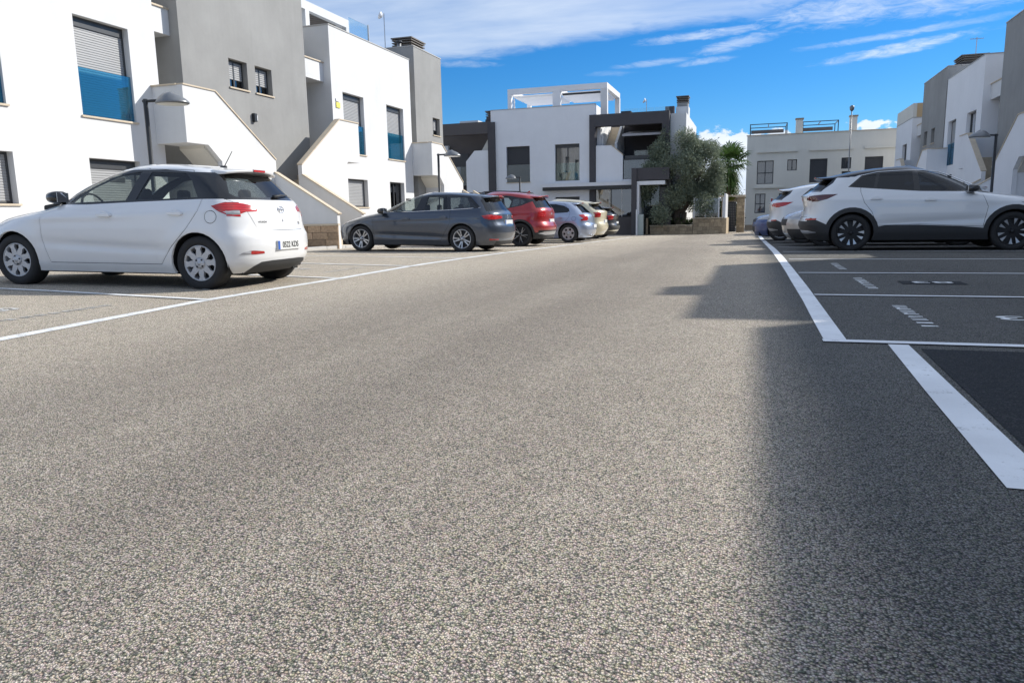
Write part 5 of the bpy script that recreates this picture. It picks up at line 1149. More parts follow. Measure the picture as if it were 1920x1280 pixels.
    # windscreen wipers' cowl
    return e, co, nr
# ------------------------------------------------------------------ the hatchback, nearest on the left
def front_glass(zb, zt, yb, yt): return [(-yb, zb), (yb, zb), (yt, zt), (-yt, zt)]
hatch = dict(H=1.474, z0=.19, wb=2.57, wr=.312, ar=.352, rim='hatch', belt=1.0, cz=.50, crease=.016, sz=.85, shoulder=.010,
    rear=[(.1, -1.72), (.19, -1.78), (.27, -1.88), (.35, -1.925), (.50, -1.945), (.62, -1.935), (.68, -1.90), (.74, -1.885), (.9, -1.86), (1.0, -1.82), (1.03, -1.79), (1.32, -1.52), (1.37, -1.46), (1.41, -1.28), (1.44, -1.05), (1.46, -.75), (1.474, -.25)],
    front=[(.1, 1.95), (.19, 2.0), (.32, 2.07), (.5, 2.09), (.62, 2.06), (.72, 1.97), (.80, 1.78), (.87, 1.48), (.93, 1.15), (.97, .98), (1.0, .88), (1.1, .72), (1.2, .54), (1.3, .32), (1.38, .10), (1.43, -.06), (1.46, -.16), (1.474, -.22)],
    w=[(.1, .76), (.19, .80), (.28, .835), (.4, .848), (.55, .862), (.7, .866), (.82, .862), (.92, .838), (.98, .81), (1.03, .78), (1.2, .695), (1.34, .615), (1.39, .575), (1.43, .50), (1.455, .37), (1.468, .22), (1.474, .02)],
    cr=[(.2, .42), (.6, .42), (.9, .46), (1.1, .42), (1.4, .5)], cf=[(.2, .8), (.6, .85), (.9, 1.0), (1.0, .75), (1.1, .6), (1.4, .5)], pf=[(.2, 2.6), (.8, 2.5), (1.0, 2.6), (1.47, 2.3)], pr=[(.2, 2.7), (.6, 2.6), (1.0, 2.7), (1.3, 3.0), (1.47, 2.3)],
    doors=[('front_door', 'S', [(.80, .93), (.85, .80), (.85, .55), (.77, .29), (-.268, .29), (-.24, .78), (-.325, 1.005), (-.52, 1.40), (-.12, 1.40), (.30, 1.25), (.66, 1.0)]),
           ('rear_door', 'S', [(-.242, .29), (-.215, .78), (-.300, 1.005), (-.50, 1.395), (-1.12, 1.37), (-1.34, 1.04), (-1.315, .90), (-1.16, .69), (-.93, .47), (-.79, .29)]),
           ('fuel_flap', 'S', circ(-1.475, .835, .075, 18)),
           ('tailgate', 'R', [(-.60, .92), (-.50, .69), (-.46, .672), (.46, .672), (.50, .69), (.60, .92), (.72, 1.04), (.50, 1.40), (-.50, 1.40), (-.72, 1.04)])],
    glass=[('window_trim', 'S', [(.70, .975), (.30, 1.215), (.0, 1.350), (-.30, 1.382), (-.75, 1.378), (-1.13, 1.345), (-1.40, 1.338), (-1.62, 1.335), (-1.85, 1.03), (-1.60, 1.035), (-1.33, 1.035), (-.5, 1.005), (.2, .975)]),
           ('window_trim', 'R', [(-.80, 1.03), (.80, 1.03), (.56, 1.345), (-.56, 1.345)]),
           ('front_window', 'S', [(.50, .995), (.20, 1.195), (-.08, 1.315), (-.44, 1.355), (-.325, 1.02)]),
           ('rear_window', 'S', [(-.46, 1.025), (-.575, 1.35), (-1.04, 1.33), (-1.14, 1.25), (-1.27, 1.055)]),
           ('rear_screen_window', 'R', [(-.60, 1.06), (.60, 1.06), (.63, 1.10), (.47, 1.32), (-.47, 1.32), (-.63, 1.10)]),
           ('windscreen', 'F', front_glass(1.0, 1.375, .66, .54))],
    lamps=[('tail_light', 'S', [(-1.47, .955), (-1.60, .998), (-2.0, 1.0), (-2.0, .842), (-1.74, .838), (-1.66, .852), (-1.56, .90)]),
           ('tail_light', 'R', [(.43, .925), (.46, .897), (.60, .892), (.66, .872), (.73, .846), (.98, .842), (.98, 1.0), (.74, 1.0), (.60, .985), (.45, .955)]),
           ('tail_light', 'R', [(-.43, .925), (-.46, .897), (-.60, .892), (-.66, .872), (-.73, .846), (-.98, .842), (-.98, 1.0), (-.74, 1.0), (-.60, .985), (-.45, .955)]),
           ('tail_light_clear', 'S', [(-1.61, .890), (-1.70, .908), (-2.0, .908), (-2.0, .862), (-1.69, .860)]), ('tail_light_clear', 'R', [(.98, .908), (.79, .908), (.70, .876), (.74, .862), (.98, .862)]),
           ('rear_reflector', 'R', [(.46, .415), (.47, .44), (.60, .452), (.64, .452), (.64, .412), (.60, .408)]), ('rear_reflector', 'R', [(-.46, .415), (-.47, .44), (-.60, .452), (-.64, .452), (-.64, .412), (-.60, .408)]),
           ('fog_light', 'R', [(.645, .452), (.645, .412), (.76, .405), (.72, .435)]), ('fog_light', 'R', [(-.645, .452), (-.645, .412), (-.76, .405), (-.72, .435)]),
           ('head_light', 'S', [(1.38, .86), (1.55, .865), (2.0, .84), (2.1, .70), (1.75, .74)])],
    under=[('bumper_cladding', 'R', [(-.60, .19), (-.56, .27), (-.48, .315), (-.30, .325), (.30, .325), (.48, .315), (.56, .27), (.60, .19), (.6, .05), (-.6, .05)])],
    mirror=(.70, 1.06), handles=[(-.08, .855, 'front_door'), (-1.03, .875, 'rear_door')], spoiler=(-1.60, -1.30, 1.378, .52), antenna=(-1.12, 1.43, True), plate=(0.0, .50, '0522 KDS'),
    badges=[('oval_h', 0, .915, 1), ('txt:i20', -.40, .755, .045), ('txt:HYUNDAI', .40, .775, .032), ('round', 0, .80, 0) if False else ('txt:6', 0, .79, .05)], wiper=((0.0, 1.07), (-.40, 1.095)),
    mats=dict(body=M['pwhite'], glass=M['carglass'], rear_window=M['carglass'], rear_screen_window=M['cargdark'], tail_light=M['taillens'], tail_light_clear=M['clearlens'], rear_reflector=M['taillens'], fog_light=M['clearlens'], head_light=M['clearlens'], bumper_cladding=M['plastic'], mirror=M['blacktrim']))
make_car('parked_car', hatch, (-7.36, 7.74, gz(-7.3, 7.8) - .012), math.pi + math.radians(4.0), 'white five door hatchback, nearest car on the left, seen from its rear corner', 'car', 1.0, (0, -.020))
# dull crease above the plate
wagon = dict(H=1.449, z0=.18, wb=2.712, wr=.325, ar=.365, rim='wagon', belt=.97, cz=.40, crease=.022, sz=.80, shoulder=.012,
    rear=[(.1, -2.1), (.18, -2.18), (.30, -2.24), (.45, -2.28), (.6, -2.27), (.72, -2.22), (.82, -2.20), (.92, -2.18), (.98, -2.12), (1.24, -1.93), (1.30, -1.88), (1.34, -1.82), (1.38, -1.5), (1.42, -1.0), (1.449, -.35)],
    front=[(.1, 2.1), (.18, 2.15), (.3, 2.24), (.5, 2.27), (.62, 2.24), (.70, 2.14), (.78, 1.93), (.85, 1.66), (.92, 1.30), (.97, 1.07), (1.0, .95), (1.1, .74), (1.2, .52), (1.3, .24), (1.38, -.02), (1.42, -.16), (1.449, -.3)],
    w=[(.1, .78), (.18, .83), (.3, .875), (.5, .895), (.7, .905), (.82, .895), (.92, .86), (.98, .82), (1.2, .70), (1.31, .64), (1.36, .59), (1.40, .52), (1.43, .40), (1.445, .22), (1.449, .03)],
    cr=[(.2, .5), (.9, .5), (1.1, .45), (1.4, .5)], cf=[(.2, .85), (.8, 1.0), (1.0, .75), (1.4, .5)], pf=[(.2, 2.5), (1.44, 2.3)], pr=[(.2, 2.6), (1.3, 2.9), (1.44, 2.3)],
    doors=[('front_door', 'S', [(.93, .93), (1.0, .75), (.97, .27), (-.085, .27), (-.085, .78), (-.24, .96), (-.36, 1.36), (.1, 1.34), (.4, 1.2), (.72, .97)]), ('rear_door', 'S', [(-.065, .27), (-.065, .78), (-.22, .96), (-.34, 1.36), (-1.0, 1.355), (-1.06, .98), (-1.08, .72), (-.96, .52), (-.80, .27)]),
           ('tailgate', 'R', [(-.62, .62), (.62, .62), (.74, .9), (.56, 1.34), (-.56, 1.34), (-.74, .9)])],
    glass=[('window_trim', 'S', [(.76, .965), (.36, 1.20), (.05, 1.325), (-.4, 1.365), (-1.0, 1.36), (-1.5, 1.315), (-1.80, 1.05), (-1.70, 1.035), (-1.0, 1.0), (.2, .955)]),
           ('front_window', 'S', [(.55, .98), (.27, 1.175), (-.02, 1.305), (-.24, 1.33), (-.13, .975)]), ('rear_window', 'S', [(-.36, .985), (-.42, 1.335), (-.90, 1.335), (-.97, 1.005)]), ('quarter_window', 'S', [(-1.03, 1.01), (-.98, 1.335), (-1.42, 1.295), (-1.70, 1.055)]),
           ('window_trim', 'R', [(-.74, .96), (.74, .96), (.60, 1.29), (-.60, 1.29)]), ('rear_screen_window', 'R', [(-.66, .99), (.66, .99), (.54, 1.27), (-.54, 1.27)]), ('windscreen', 'F', front_glass(1.0, 1.36, .68, .56))],
    lamps=[('tail_light', 'S', [(-1.86, .865), (-2.05, .885), (-2.4, .87), (-2.4, .76), (-2.05, .775), (-1.92, .80)]), ('tail_light', 'R', [(.34, .80), (.34, .845), (.6, .875), (.95, .88), (.95, .77), (.6, .775)]), ('tail_light', 'R', [(-.34, .80), (-.34, .845), (-.6, .875), (-.95, .88), (-.95, .77), (-.6, .775)]),
           ('rear_reflector', 'R', [(.55, .29), (.55, .32), (.80, .33), (.80, .29)]), ('rear_reflector', 'R', [(-.55, .29), (-.55, .32), (-.80, .33), (-.80, .29)]), ('head_light', 'S', [(1.72, .74), (1.95, .755), (2.4, .70), (2.4, .62), (2.05, .63)]), ('grille', 'F', [(-.45, .36), (.45, .36), (.5, .62), (-.5, .62)])],
    under=[('bumper_cladding', 'R', [(-.62, .05), (-.6, .26), (.6, .26), (.62, .05)])], beltline=[(.55, .967), (0, .965), (-.5, .985), (-1.0, 1.0), (-1.5, 1.03), (-1.80, 1.05)],
    mirror=(.72, .99), handles=[(.08, .80, 'front_door'), (-.90, .83, 'rear_door')], spoiler=(-2.03, -1.70, 1.325, .53), antenna=(-1.55, 1.37, False), plate=(0, .70, ''), badges=[('diamond', 0, .83, 1)],
    mats=dict(body=M['pgrey'], glass=M['carglass'], quarter_window=M['cargdark'], rear_screen_window=M['cargdark'], tail_light=M['taillens'], rear_reflector=M['taillens'], head_light=M['clearlens'], grille=M['plastic'], bumper_cladding=M['plastic'], rear_door=M['pgrey']))
make_car('parked_car', wagon, (-7.88, 17.35, gz(-7.85, 17.3)), math.pi + math.radians(-1.5), 'blue grey estate car parked nose in beside the stone stair footing', 'car', .9, (0, -.012))
suv = dict(H=1.609, z0=.21, wb=2.675, wr=.352, ar=.395, rim='suv', belt=1.09, archclad=.085, cz=.55, crease=.018, sz=.93, shoulder=.010, track=.0,
    rear=[(.1, -2.0), (.21, -2.05), (.35, -2.17), (.5, -2.235), (.62, -2.22), (.70, -2.165), (.85, -2.15), (1.0, -2.18), (1.08, -2.20), (1.12, -2.11), (1.33, -1.88), (1.40, -1.82), (1.45, -1.68), (1.52, -1.35), (1.57, -.95), (1.609, -.3)],
    front=[(.1, 2.05), (.21, 2.1), (.35, 2.2), (.6, 2.25), (.75, 2.22), (.86, 2.08), (.94, 1.85), (1.0, 1.52), (1.05, 1.17), (1.08, 1.0), (1.12, .90), (1.22, .72), (1.32, .52), (1.42, .30), (1.50, .08), (1.56, -.10), (1.595, -.22), (1.609, -.28)],
    w=[(.1, .80), (.21, .85), (.35, .90), (.5, .915), (.7, .922), (.85, .918), (.97, .90), (1.05, .872), (1.10, .835), (1.3, .73), (1.44, .655), (1.49, .61), (1.54, .53), (1.58, .40), (1.6, .25), (1.609, .03)],
    cr=[(.2, .55), (.9, .5), (1.1, .5), (1.5, .5)], cf=[(.2, .85), (.9, 1.0), (1.1, .75), (1.5, .5)], pf=[(.2, 2.6), (1.6, 2.3)], pr=[(.2, 2.6), (1.3, 2.8), (1.6, 2.3)],
    doors=[('front_door', 'S', [(.83, 1.02), (.92, .80), (.86, .44), (-.175, .50), (-.195, .9), (-.25, 1.10), (-.30, 1.49), (.2, 1.46), (.6, 1.28)]), ('rear_door', 'S', [(-.155, .50), (-.175, .9), (-.23, 1.10), (-.28, 1.49), (-.9, 1.48), (-1.20, 1.36), (-1.20, 1.12), (-1.14, .92), (-1.0, .74), (-.90, .48)]),
           ('tailgate', 'R', [(-.60, .66), (.60, .66), (.74, 1.05), (.6, 1.40), (-.6, 1.40), (-.74, 1.05)])],
    glass=[('roof_panel', 'S', [(-1.95, 1.395), (-1.55, 1.435), (-1.2, 1.475), (-.9, 1.50), (-.3, 1.515), (.15, 1.475), (.62, 1.275), (.98, 1.08), (1.1, 1.12), (.6, 1.7), (-2.0, 1.7)]), ('roof_panel', 'T', [(-.9, 1.40), (.9, 1.40), (.9, 1.7), (-.9, 1.7)]),
           ('window_trim', 'S', [(.93, 1.065), (.62, 1.262), (.15, 1.457), (-.3, 1.497), (-.9, 1.48), (-1.18, 1.425), (-1.42, 1.215), (-.6, 1.14), (-.2, 1.105)]), ('front_window', 'S', [(.74, 1.09), (.50, 1.26), (.12, 1.43), (-.22, 1.47), (-.19, 1.12)]), ('rear_window', 'S', [(-.29, 1.13), (-.32, 1.47), (-.86, 1.455), (-.93, 1.18)]), ('quarter_window', 'S', [(-.97, 1.19), (-.92, 1.45), (-1.15, 1.405), (-1.36, 1.225)]),
           ('window_trim', 'S', [(-1.62, 1.385), (-1.95, 1.36), (-2.1, 1.15), (-2.02, 1.14), (-1.85, 1.18), (-1.68, 1.30)]),
           ('window_trim', 'R', [(-.80, 1.14), (.80, 1.14), (.66, 1.39), (-.66, 1.39)]), ('rear_screen_window', 'R', [(-.70, 1.17), (.70, 1.17), (.58, 1.37), (-.58, 1.37)]), ('windscreen', 'F', front_glass(1.12, 1.50, .70, .58))],
    lamps=[('tail_light', 'S', [(-1.60, 1.085), (-1.85, 1.085), (-2.3, 1.04), (-2.3, .965), (-1.95, .955), (-1.78, 1.0)]), ('tail_light', 'R', [(.55, .985), (.55, 1.03), (.95, 1.06), (.95, .95)]), ('tail_light', 'R', [(-.55, .985), (-.55, 1.03), (-.95, 1.06), (-.95, .95)]),
           ('rear_reflector', 'R', [(.60, .60), (.60, .63), (.95, .64), (.95, .61)]), ('rear_reflector', 'R', [(-.60, .60), (-.60, .63), (-.95, .64), (-.95, .61)]), ('head_light', 'S', [(1.62, .90), (1.9, .90), (2.4, .84), (2.4, .74), (1.95, .78)]), ('grille', 'F', [(-.5, .55), (.5, .55), (.5, .72), (-.5, .72)]), ('head_light', 'F', [(.52, .76), (.95, .78), (.95, .88), (.52, .83)]), ('head_light', 'F', [(-.52, .76), (-.95, .78), (-.95, .88), (-.52, .83)])],
    under=[('side_cladding', 'S', [(-2.4, .05), (-2.4, .56), (-2.05, .645), (-1.75, .50), (-1.60, .50), (-.93, .455), (-.76, .485), (-.2, .49), (.5, .455), (.86, .42), (1.5, .45), (1.8, .45), (2.4, .40), (2.4, .05)]), ('bumper_cladding', 'R', [(-1, .05), (-1, .60), (-.62, .58), (.62, .58), (1, .60), (1, .05)]), ('skid_strip', 'R', [(-.85, .36), (-.55, .33), (.55, .33), (.85, .36), (.62, .40), (-.62, .40)])],
    beltline=[(.90, 1.10), (.62, 1.268), (.35, 1.39), (.15, 1.463), (-.1, 1.492), (-.3, 1.503), (-.6, 1.498), (-.9, 1.487), (-1.2, 1.428)],
    mirror=(.66, 1.13), handles=[(-.02, .945, 'front_door'), (-.93, .985, 'rear_door')], spoiler=(-1.97, -1.55, 1.425, .58), plate=(0, .72, ''),
    mats=dict(body=M['pwhite'], roof_panel=M['proof'], spoiler=M['proof'], glass=M['privacy'], front_window=M['privacy2'], windscreen=M['cargdark'], rear_screen_window=M['privacy'], tail_light=M['darklens'], rear_reflector=M['taillens'], head_light=M['clearlens'], grille=M['plastic'], bumper_cladding=M['plastic'], side_cladding=M['plastic'], wheel_arch_trim=M['plastic'], mirror=M['pdark'], skid_strip=M['alloy']),
    extra=[])
make_car('parked_car', suv, (3.12, 16.52, gz(3, 16.5)), 0.0, 'white crossover with black roof and black wheel arches, nearest car on the right', 'car', 1.0)
suvw = dict(suv); suvw['mats'] = dict(suv['mats'], roof_panel=M['pwhite'], spoiler=M['pwhite'], tail_light=M['taillens']); suvw['beltline'] = None; suvw['cabin'] = False; suvw['H'] = 1.60
make_car('parked_car', suvw, (2.58, 21.9, gz(3, 21.9)), 0.0, 'white crossover with white roof and red tail lamp, half hidden behind the black roofed one', 'car', .6)
# red crossover
red = dict(suv); red.update(H=1.62, z0=.22, wb=2.585, wr=.342, ar=.385, rim='red', belt=1.06, archclad=.06,
    rear=[(.1, -1.95), (.22, -2.0), (.4, -2.06), (.55, -2.10), (.66, -2.05), (.72, -2.01), (.9, -2.02), (1.05, -2.0), (1.12, -1.95), (1.34, -1.80), (1.42, -1.74), (1.48, -1.60), (1.54, -1.3), (1.59, -.9), (1.62, -.3)],
    front=[(.1, 1.95), (.22, 2.0), (.4, 2.1), (.6, 2.14), (.78, 2.1), (.90, 1.95), (.98, 1.6), (1.04, 1.2), (1.08, 1.0), (1.12, .9), (1.22, .70), (1.32, .5), (1.42, .28), (1.5, .08), (1.57, -.1), (1.60, -.2), (1.62, -.28)])
red['w'] = [(z, v * .975) for z, v in suv['w'][:-3]] + [(1.59, .38), (1.61, .22), (1.62, .03)]
red['glass'] = [('window_trim', 'S', [(.90, 1.05), (.6, 1.26), (.15, 1.45), (-.3, 1.49), (-.9, 1.47), (-1.2, 1.41), (-1.60, 1.36), (-1.72, 1.33), (-1.30, 1.17), (-.9, 1.10), (-.2, 1.07)]), ('front_window', 'S', [(.72, 1.075), (.50, 1.24), (.12, 1.42), (-.25, 1.46), (-.19, 1.085)]), ('rear_window', 'S', [(-.30, 1.09), (-.33, 1.46), (-.86, 1.44), (-1.0, 1.30), (-.95, 1.12)]), ('quarter_window', 'S', [(-1.01, 1.14), (-1.04, 1.38), (-1.2, 1.385), (-1.52, 1.34), (-1.30, 1.20)]),
    ('window_trim', 'R', [(-.74, 1.10), (.74, 1.10), (.60, 1.39), (-.60, 1.39)]), ('rear_screen_window', 'R', [(-.68, 1.13), (.68, 1.13), (.54, 1.37), (-.54, 1.37)]), ('windscreen', 'F', front_glass(1.12, 1.50, .68, .56))]
red['lamps'] = [('tail_light', 'S', [(-1.72, 1.0), (-1.9, 1.03), (-2.3, 1.02), (-2.3, .84), (-2.0, .85), (-1.95, .93)]), ('tail_light', 'R', [(.48, .86), (.48, .98), (.60, 1.02), (.95, 1.03), (.95, .82)]), ('tail_light', 'R', [(-.48, .86), (-.48, .98), (-.60, 1.02), (-.95, 1.03), (-.95, .82)]), ('rear_reflector', 'R', [(.60, .52), (.60, .55), (.8, .55), (.8, .52)]), ('head_light', 'S', [(1.5, .92), (1.8, .93), (2.3, .86), (2.3, .76), (1.9, .78)])]
red['doors'] = [('front_door', 'S', [(.80, 1.02), (.86, .80), (.82, .44), (-.175, .44), (-.195, .9), (-.25, 1.07), (-.30, 1.47), (.2, 1.44), (.6, 1.26)]), ('rear_door', 'S', [(-.155, .44), (-.175, .9), (-.23, 1.07), (-.28, 1.47), (-.86, 1.45), (-1.08, 1.36), (-1.10, 1.10), (-1.08, .88), (-.95, .70), (-.86, .44)]), ('tailgate', 'R', [(-.60, .62), (.60, .62), (.70, 1.05), (.58, 1.42), (-.58, 1.42), (-.70, 1.05)])]
red['under'] = [('side_cladding', 'S', [(-2.4, .05), (-2.4, .44), (-1.75, .40), (-1.5, .40), (1.5, .40), (2.4, .40), (2.4, .05)]), ('bumper_cladding', 'R', [(-1, .05), (-1, .46), (1, .46), (1, .05)]), ('skid_strip', 'R', [(-.80, .37), (-.55, .32), (.55, .32), (.80, .37), (.62, .42), (-.62, .42)])]
red['beltline'] = None; red['rails'] = [(.0, .56, 1.575), (-.1, .56, 1.60), (-.6, .565, 1.61), (-1.2, .565, 1.575), (-1.3, .565, 1.55)]; red['spoiler'] = (-1.88, -1.5, 1.45, .55); red['extra'] = []; red['plate'] = (0, .72, '')
red['antenna'] = (-1.3, 1.56, False); red['mirror'] = (.63, 1.10); red['handles'] = [(-.02, .93, 'front_door'), (-.88, .96, 'rear_door')]; red['cabin'] = True; red['badges'] = [('round', 0, .93, 1)]
red['mats'] = dict(body=M['pred'], glass=M['carglass'], quarter_window=M['cargdark'], rear_screen_window=M['cargdark'], tail_light=M['taillens'], rear_reflector=M['taillens'], head_light=M['clearlens'], bumper_cladding=M['plastic'], side_cladding=M['plastic'], wheel_arch_trim=M['plastic'], spoiler=M['pred'], rail=M['blacktrim'], skid_strip=M['alloy'])
make_car('parked_car', red, (-7.72, 21.6, gz(-7.4, 21.6)), math.pi, 'red crossover with black wheel arches parked between the estate car and the silver hatchback', 'car', .7)
# silver blue hatchback
bmw = dict(hatch); k_ = 2.66 / 2.57
bmw.update(H=1.43, wb=2.66, wr=.318, ar=.36, rim='bmw', belt=.97, z0=.17,
    rear=[(.1, -1.9), (.17, -1.95), (.3, -2.06), (.45, -2.09), (.58, -2.07), (.66, -2.02), (.85, -2.0), (.95, -1.96), (1.0, -1.88), (1.26, -1.60), (1.33, -1.5), (1.37, -1.32), (1.40, -1.05), (1.43, -.3)],
    front=[(.1, 2.0), (.17, 2.05), (.3, 2.12), (.5, 2.14), (.65, 2.1), (.75, 1.95), (.84, 1.5), (.9, 1.1), (.95, .88), (1.0, .78), (1.1, .60), (1.2, .42), (1.3, .18), (1.37, -.02), (1.40, -.12), (1.43, -.25)])
bmw['w'] = [(z * .97, v) for z, v in hatch['w'][:-1]] + [(1.43, .02)]
bmw['glass'] = [('front_window', 'S', [(.45, .97), (.2, 1.14), (-.08, 1.28), (-.40, 1.32), (-.36, .99)]), ('window_trim', 'S', [(-.36, .99), (-.40, 1.32), (-.46, 1.325), (-.42, .99)]), ('rear_window', 'S', [(-.42, .99), (-.46, 1.325), (-.85, 1.31), (-1.15, 1.25), (-1.33, 1.15), (-1.36, 1.06), (-1.28, 1.02)]), ('rear_screen_window', 'R', [(-.60, 1.0), (.60, 1.0), (.48, 1.28), (-.48, 1.28)]), ('windscreen', 'F', front_glass(1.0, 1.33, .66, .54))]
bmw['lamps'] = [('tail_light', 'S', [(-1.68, .93), (-1.85, .955), (-2.2, .93), (-2.2, .74), (-1.95, .74), (-1.85, .80)]), ('tail_light', 'R', [(.52, .78), (.52, .92), (.95, .96), (.95, .74), (.6, .74)]), ('tail_light', 'R', [(-.52, .78), (-.52, .92), (-.95, .96), (-.95, .74), (-.6, .74)]), ('head_light', 'S', [(1.5, .8), (2.2, .78), (2.2, .66), (1.8, .68)])]
bmw['doors'] = [(a, b, [(x * k_, z * .97) for x, z in p]) for a, b, p in hatch['doors'] if a != 'tailgate'] + [('tailgate', 'R', [(-.5, .60), (.5, .60), (.62, .98), (.52, 1.33), (-.52, 1.33), (-.62, .98)])]
bmw['spoiler'] = (-1.66, -1.38, 1.335, .5); bmw['antenna'] = None; bmw['plate'] = (0, .55, ''); bmw['badges'] = [('round', 0, .88, 1)]; bmw['wiper'] = None; bmw['mirror'] = (.62, 1.0); bmw['handles'] = [(-.08, .82, 'front_door'), (-1.05, .84, 'rear_door')]; bmw['cabin'] = False; bmw['under'] = []
bmw['mats'] = dict(body=M['psilver'], glass=M['privacy'], tail_light=M['taillens'], head_light=M['clearlens'])
bmw['extra'] = [(-2.10, -2.0, .42, .50, .20, .27, 'exhaust_tip', 'chrome')]
make_car('parked_car', bmw, (-7.30, 25.6, gz(-7.3, 25.6)), math.pi, 'silver blue hatchback with plain wheel covers right of the red crossover', 'car', .6)
beige = dict(suvw); beige['mats'] = dict(body=M['pbeige'], roof_panel=M['pbeige'], spoiler=M['pbeige'], glass=M['privacy'], front_window=M['privacy'], windscreen=M['cargdark'], tail_light=M['taillens'], rear_reflector=M['pbeige'], head_light=M['clearlens'], bumper_cladding=M['pbeige'], side_cladding=M['pbeige'], wheel_arch_trim=M['pbeige'], skid_strip=M['pbeige']); beige['H'] = 1.609; beige['extra'] = []
beige['lamps'] = [('tail_light', 'S', [(-1.85, 1.05), (-2.0, 1.06), (-2.4, 1.04), (-2.4, .86), (-2.0, .88)]), ('tail_light', 'R', [(.60, .88), (.60, 1.03), (.95, 1.05), (.95, .86)]), ('tail_light', 'R', [(-.60, .88), (-.60, 1.03), (-.95, 1.05), (-.95, .86)]), ('head_light', 'S', [(1.62, .90), (1.9, .90), (2.4, .84), (2.4, .74)])]
make_car('parked_car', beige, (-7.60, 28.7, gz(-7.6, 28.7)), math.pi, 'pale beige tall car behind the silver blue hatchback', 'car', .5)
dk = dict(suvw); dk['mats'] = dict(beige['mats'], body=M['pdark'], roof_panel=M['pdark'], spoiler=M['pdark'], rear_reflector=M['taillens'], bumper_cladding=M['plastic'], side_cladding=M['pdark'], wheel_arch_trim=M['pdark']); dk['lamps'] = beige['lamps']; dk['H'] = 1.5; dk = dict(dk)
make_car('parked_car', dk, (-7.75, 32.2, gz(-7.7, 32.2)), math.pi, 'dark car with a red tail lamp, last in the left row by the brown wall', 'car', .5).__getitem__(0).scale = (1, 1, .92)
# two cars parked nose out on the right
nose = dict(bmw); nose['mats'] = dict(body=M['pblue'], glass=M['privacy'], windscreen=M['cargdark'], head_light=M['clearlens'], grille=M['plastic'], tail_light=M['taillens']); nose['rim'] = 'wagon'
nose['lamps'] = bmw['lamps'][:3] + [('head_light', 'S', [(1.55, .80), (2.2, .79), (2.2, .64), (1.85, .66)]), ('head_light', 'F', [(.50, .64), (.95, .66), (.95, .79), (.50, .74)]), ('head_light', 'F', [(-.50, .64), (-.95, .66), (-.95, .79), (-.50, .74)]), ('grille', 'F', [(-.40, .28), (.40, .28), (.45, .45), (-.45, .45)]), ('grille', 'F', [(-.45, .58), (.45, .58), (.45, .68), (-.45, .68)])]
make_car('parked_car', nose, (2.10, 24.9, gz(2, 24.9)), math.pi, 'blue hatchback parked nose out at the far left end of the right row', 'car', .5)
ns2 = dict(suvw); ns2['rear'] = suv['rear']; ns2['mats'] = dict(suv['mats'], body=M['psilv2'], roof_panel=M['psilv2'], spoiler=M['psilv2']); ns2['H'] = 1.609
ns2['lamps'] = suv['lamps'] + [('fog_light', 'F', [(.50, .36), (.78, .36), (.78, .46), (.50, .46)])]; ns2['mats']['fog_light'] = M['plastic']
o_ = make_car('parked_car', ns2, (2.88, 19.15, gz(3, 19.1)), math.pi, 'grey silver car parked nose out between the two white crossovers', 'car', .6)[0]; o_.scale = (1, 1, .88)
# ------------------------------------------------------------------ vegetation
def leaf_mat(name, c0, c1, trans=.25, rough=.55):
    m, n, l, p = new_mat(name); out = n['Material Output']; p.inputs['Roughness'].default_value = rough; p.inputs['Specular IOR Level'].default_value = .35
    t = n.new('ShaderNodeTexCoord'); no = n.new('ShaderNodeTexNoise'); no.inputs['Scale'].default_value = 2.2; no.inputs['Detail'].default_value = 4; l.new(t.outputs['Object'], no.inputs['Vector'])
    vo = n.new('ShaderNodeTexVoronoi'); vo.inputs['Scale'].default_value = 16; l.new(t.outputs['Object'], vo.inputs['Vector']); s_ = n.new('ShaderNodeSeparateColor'); l.new(vo.outputs['Color'], s_.inputs[0])
    a = n.new('ShaderNodeMath'); a.operation = 'MULTIPLY_ADD'; a.inputs[1].default_value = .6; l.new(s_.outputs[0], a.inputs[0]); 
    b = n.new('ShaderNodeMath'); b.operation = 'MULTIPLY'; b.inputs[1].default_value = .6; l.new(no.outputs['Fac'], b.inputs[0]); l.new(b.outputs[0], a.inputs[2])
    mx = n.new('ShaderNodeMix'); mx.data_type = 'RGBA'; mx.inputs[6].default_value = (*c0, 1); mx.inputs[7].default_value = (*c1, 1); l.new(a.outputs[0], mx.inputs[0]); l.new(mx.outputs[2], p.inputs['Base Color'])
    tr = n.new('ShaderNodeBsdfTranslucent'); l.new(mx.outputs[2], tr.inputs[0]); ms = n.new('ShaderNodeMixShader'); ms.inputs[0].default_value = trans; l.new(p.outputs[0], ms.inputs[1]); l.new(tr.outputs[0], ms.inputs[2]); l.new(ms.outputs[0], out.inputs[0])
    return m
M['olive'] = leaf_mat('olive_leaf', (.075, .10, .062), (.30, .345, .25)); M['palm'] = leaf_mat('palm_leaf', (.035, .075, .02), (.12, .20, .05), .2, .45); M['palmdry'] = leaf_mat('dry_palm_leaf', (.12, .085, .045), (.22, .17, .10), .1, .8); M['hedge'] = leaf_mat('hedge_leaf', (.018, .035, .014), (.06, .10, .035), .15)
M['bark'] = simple('tree_bark', (.09, .075, .058), .95, noise=.4, nscale=10, bump=.9, bscale=18, bdist=.04)
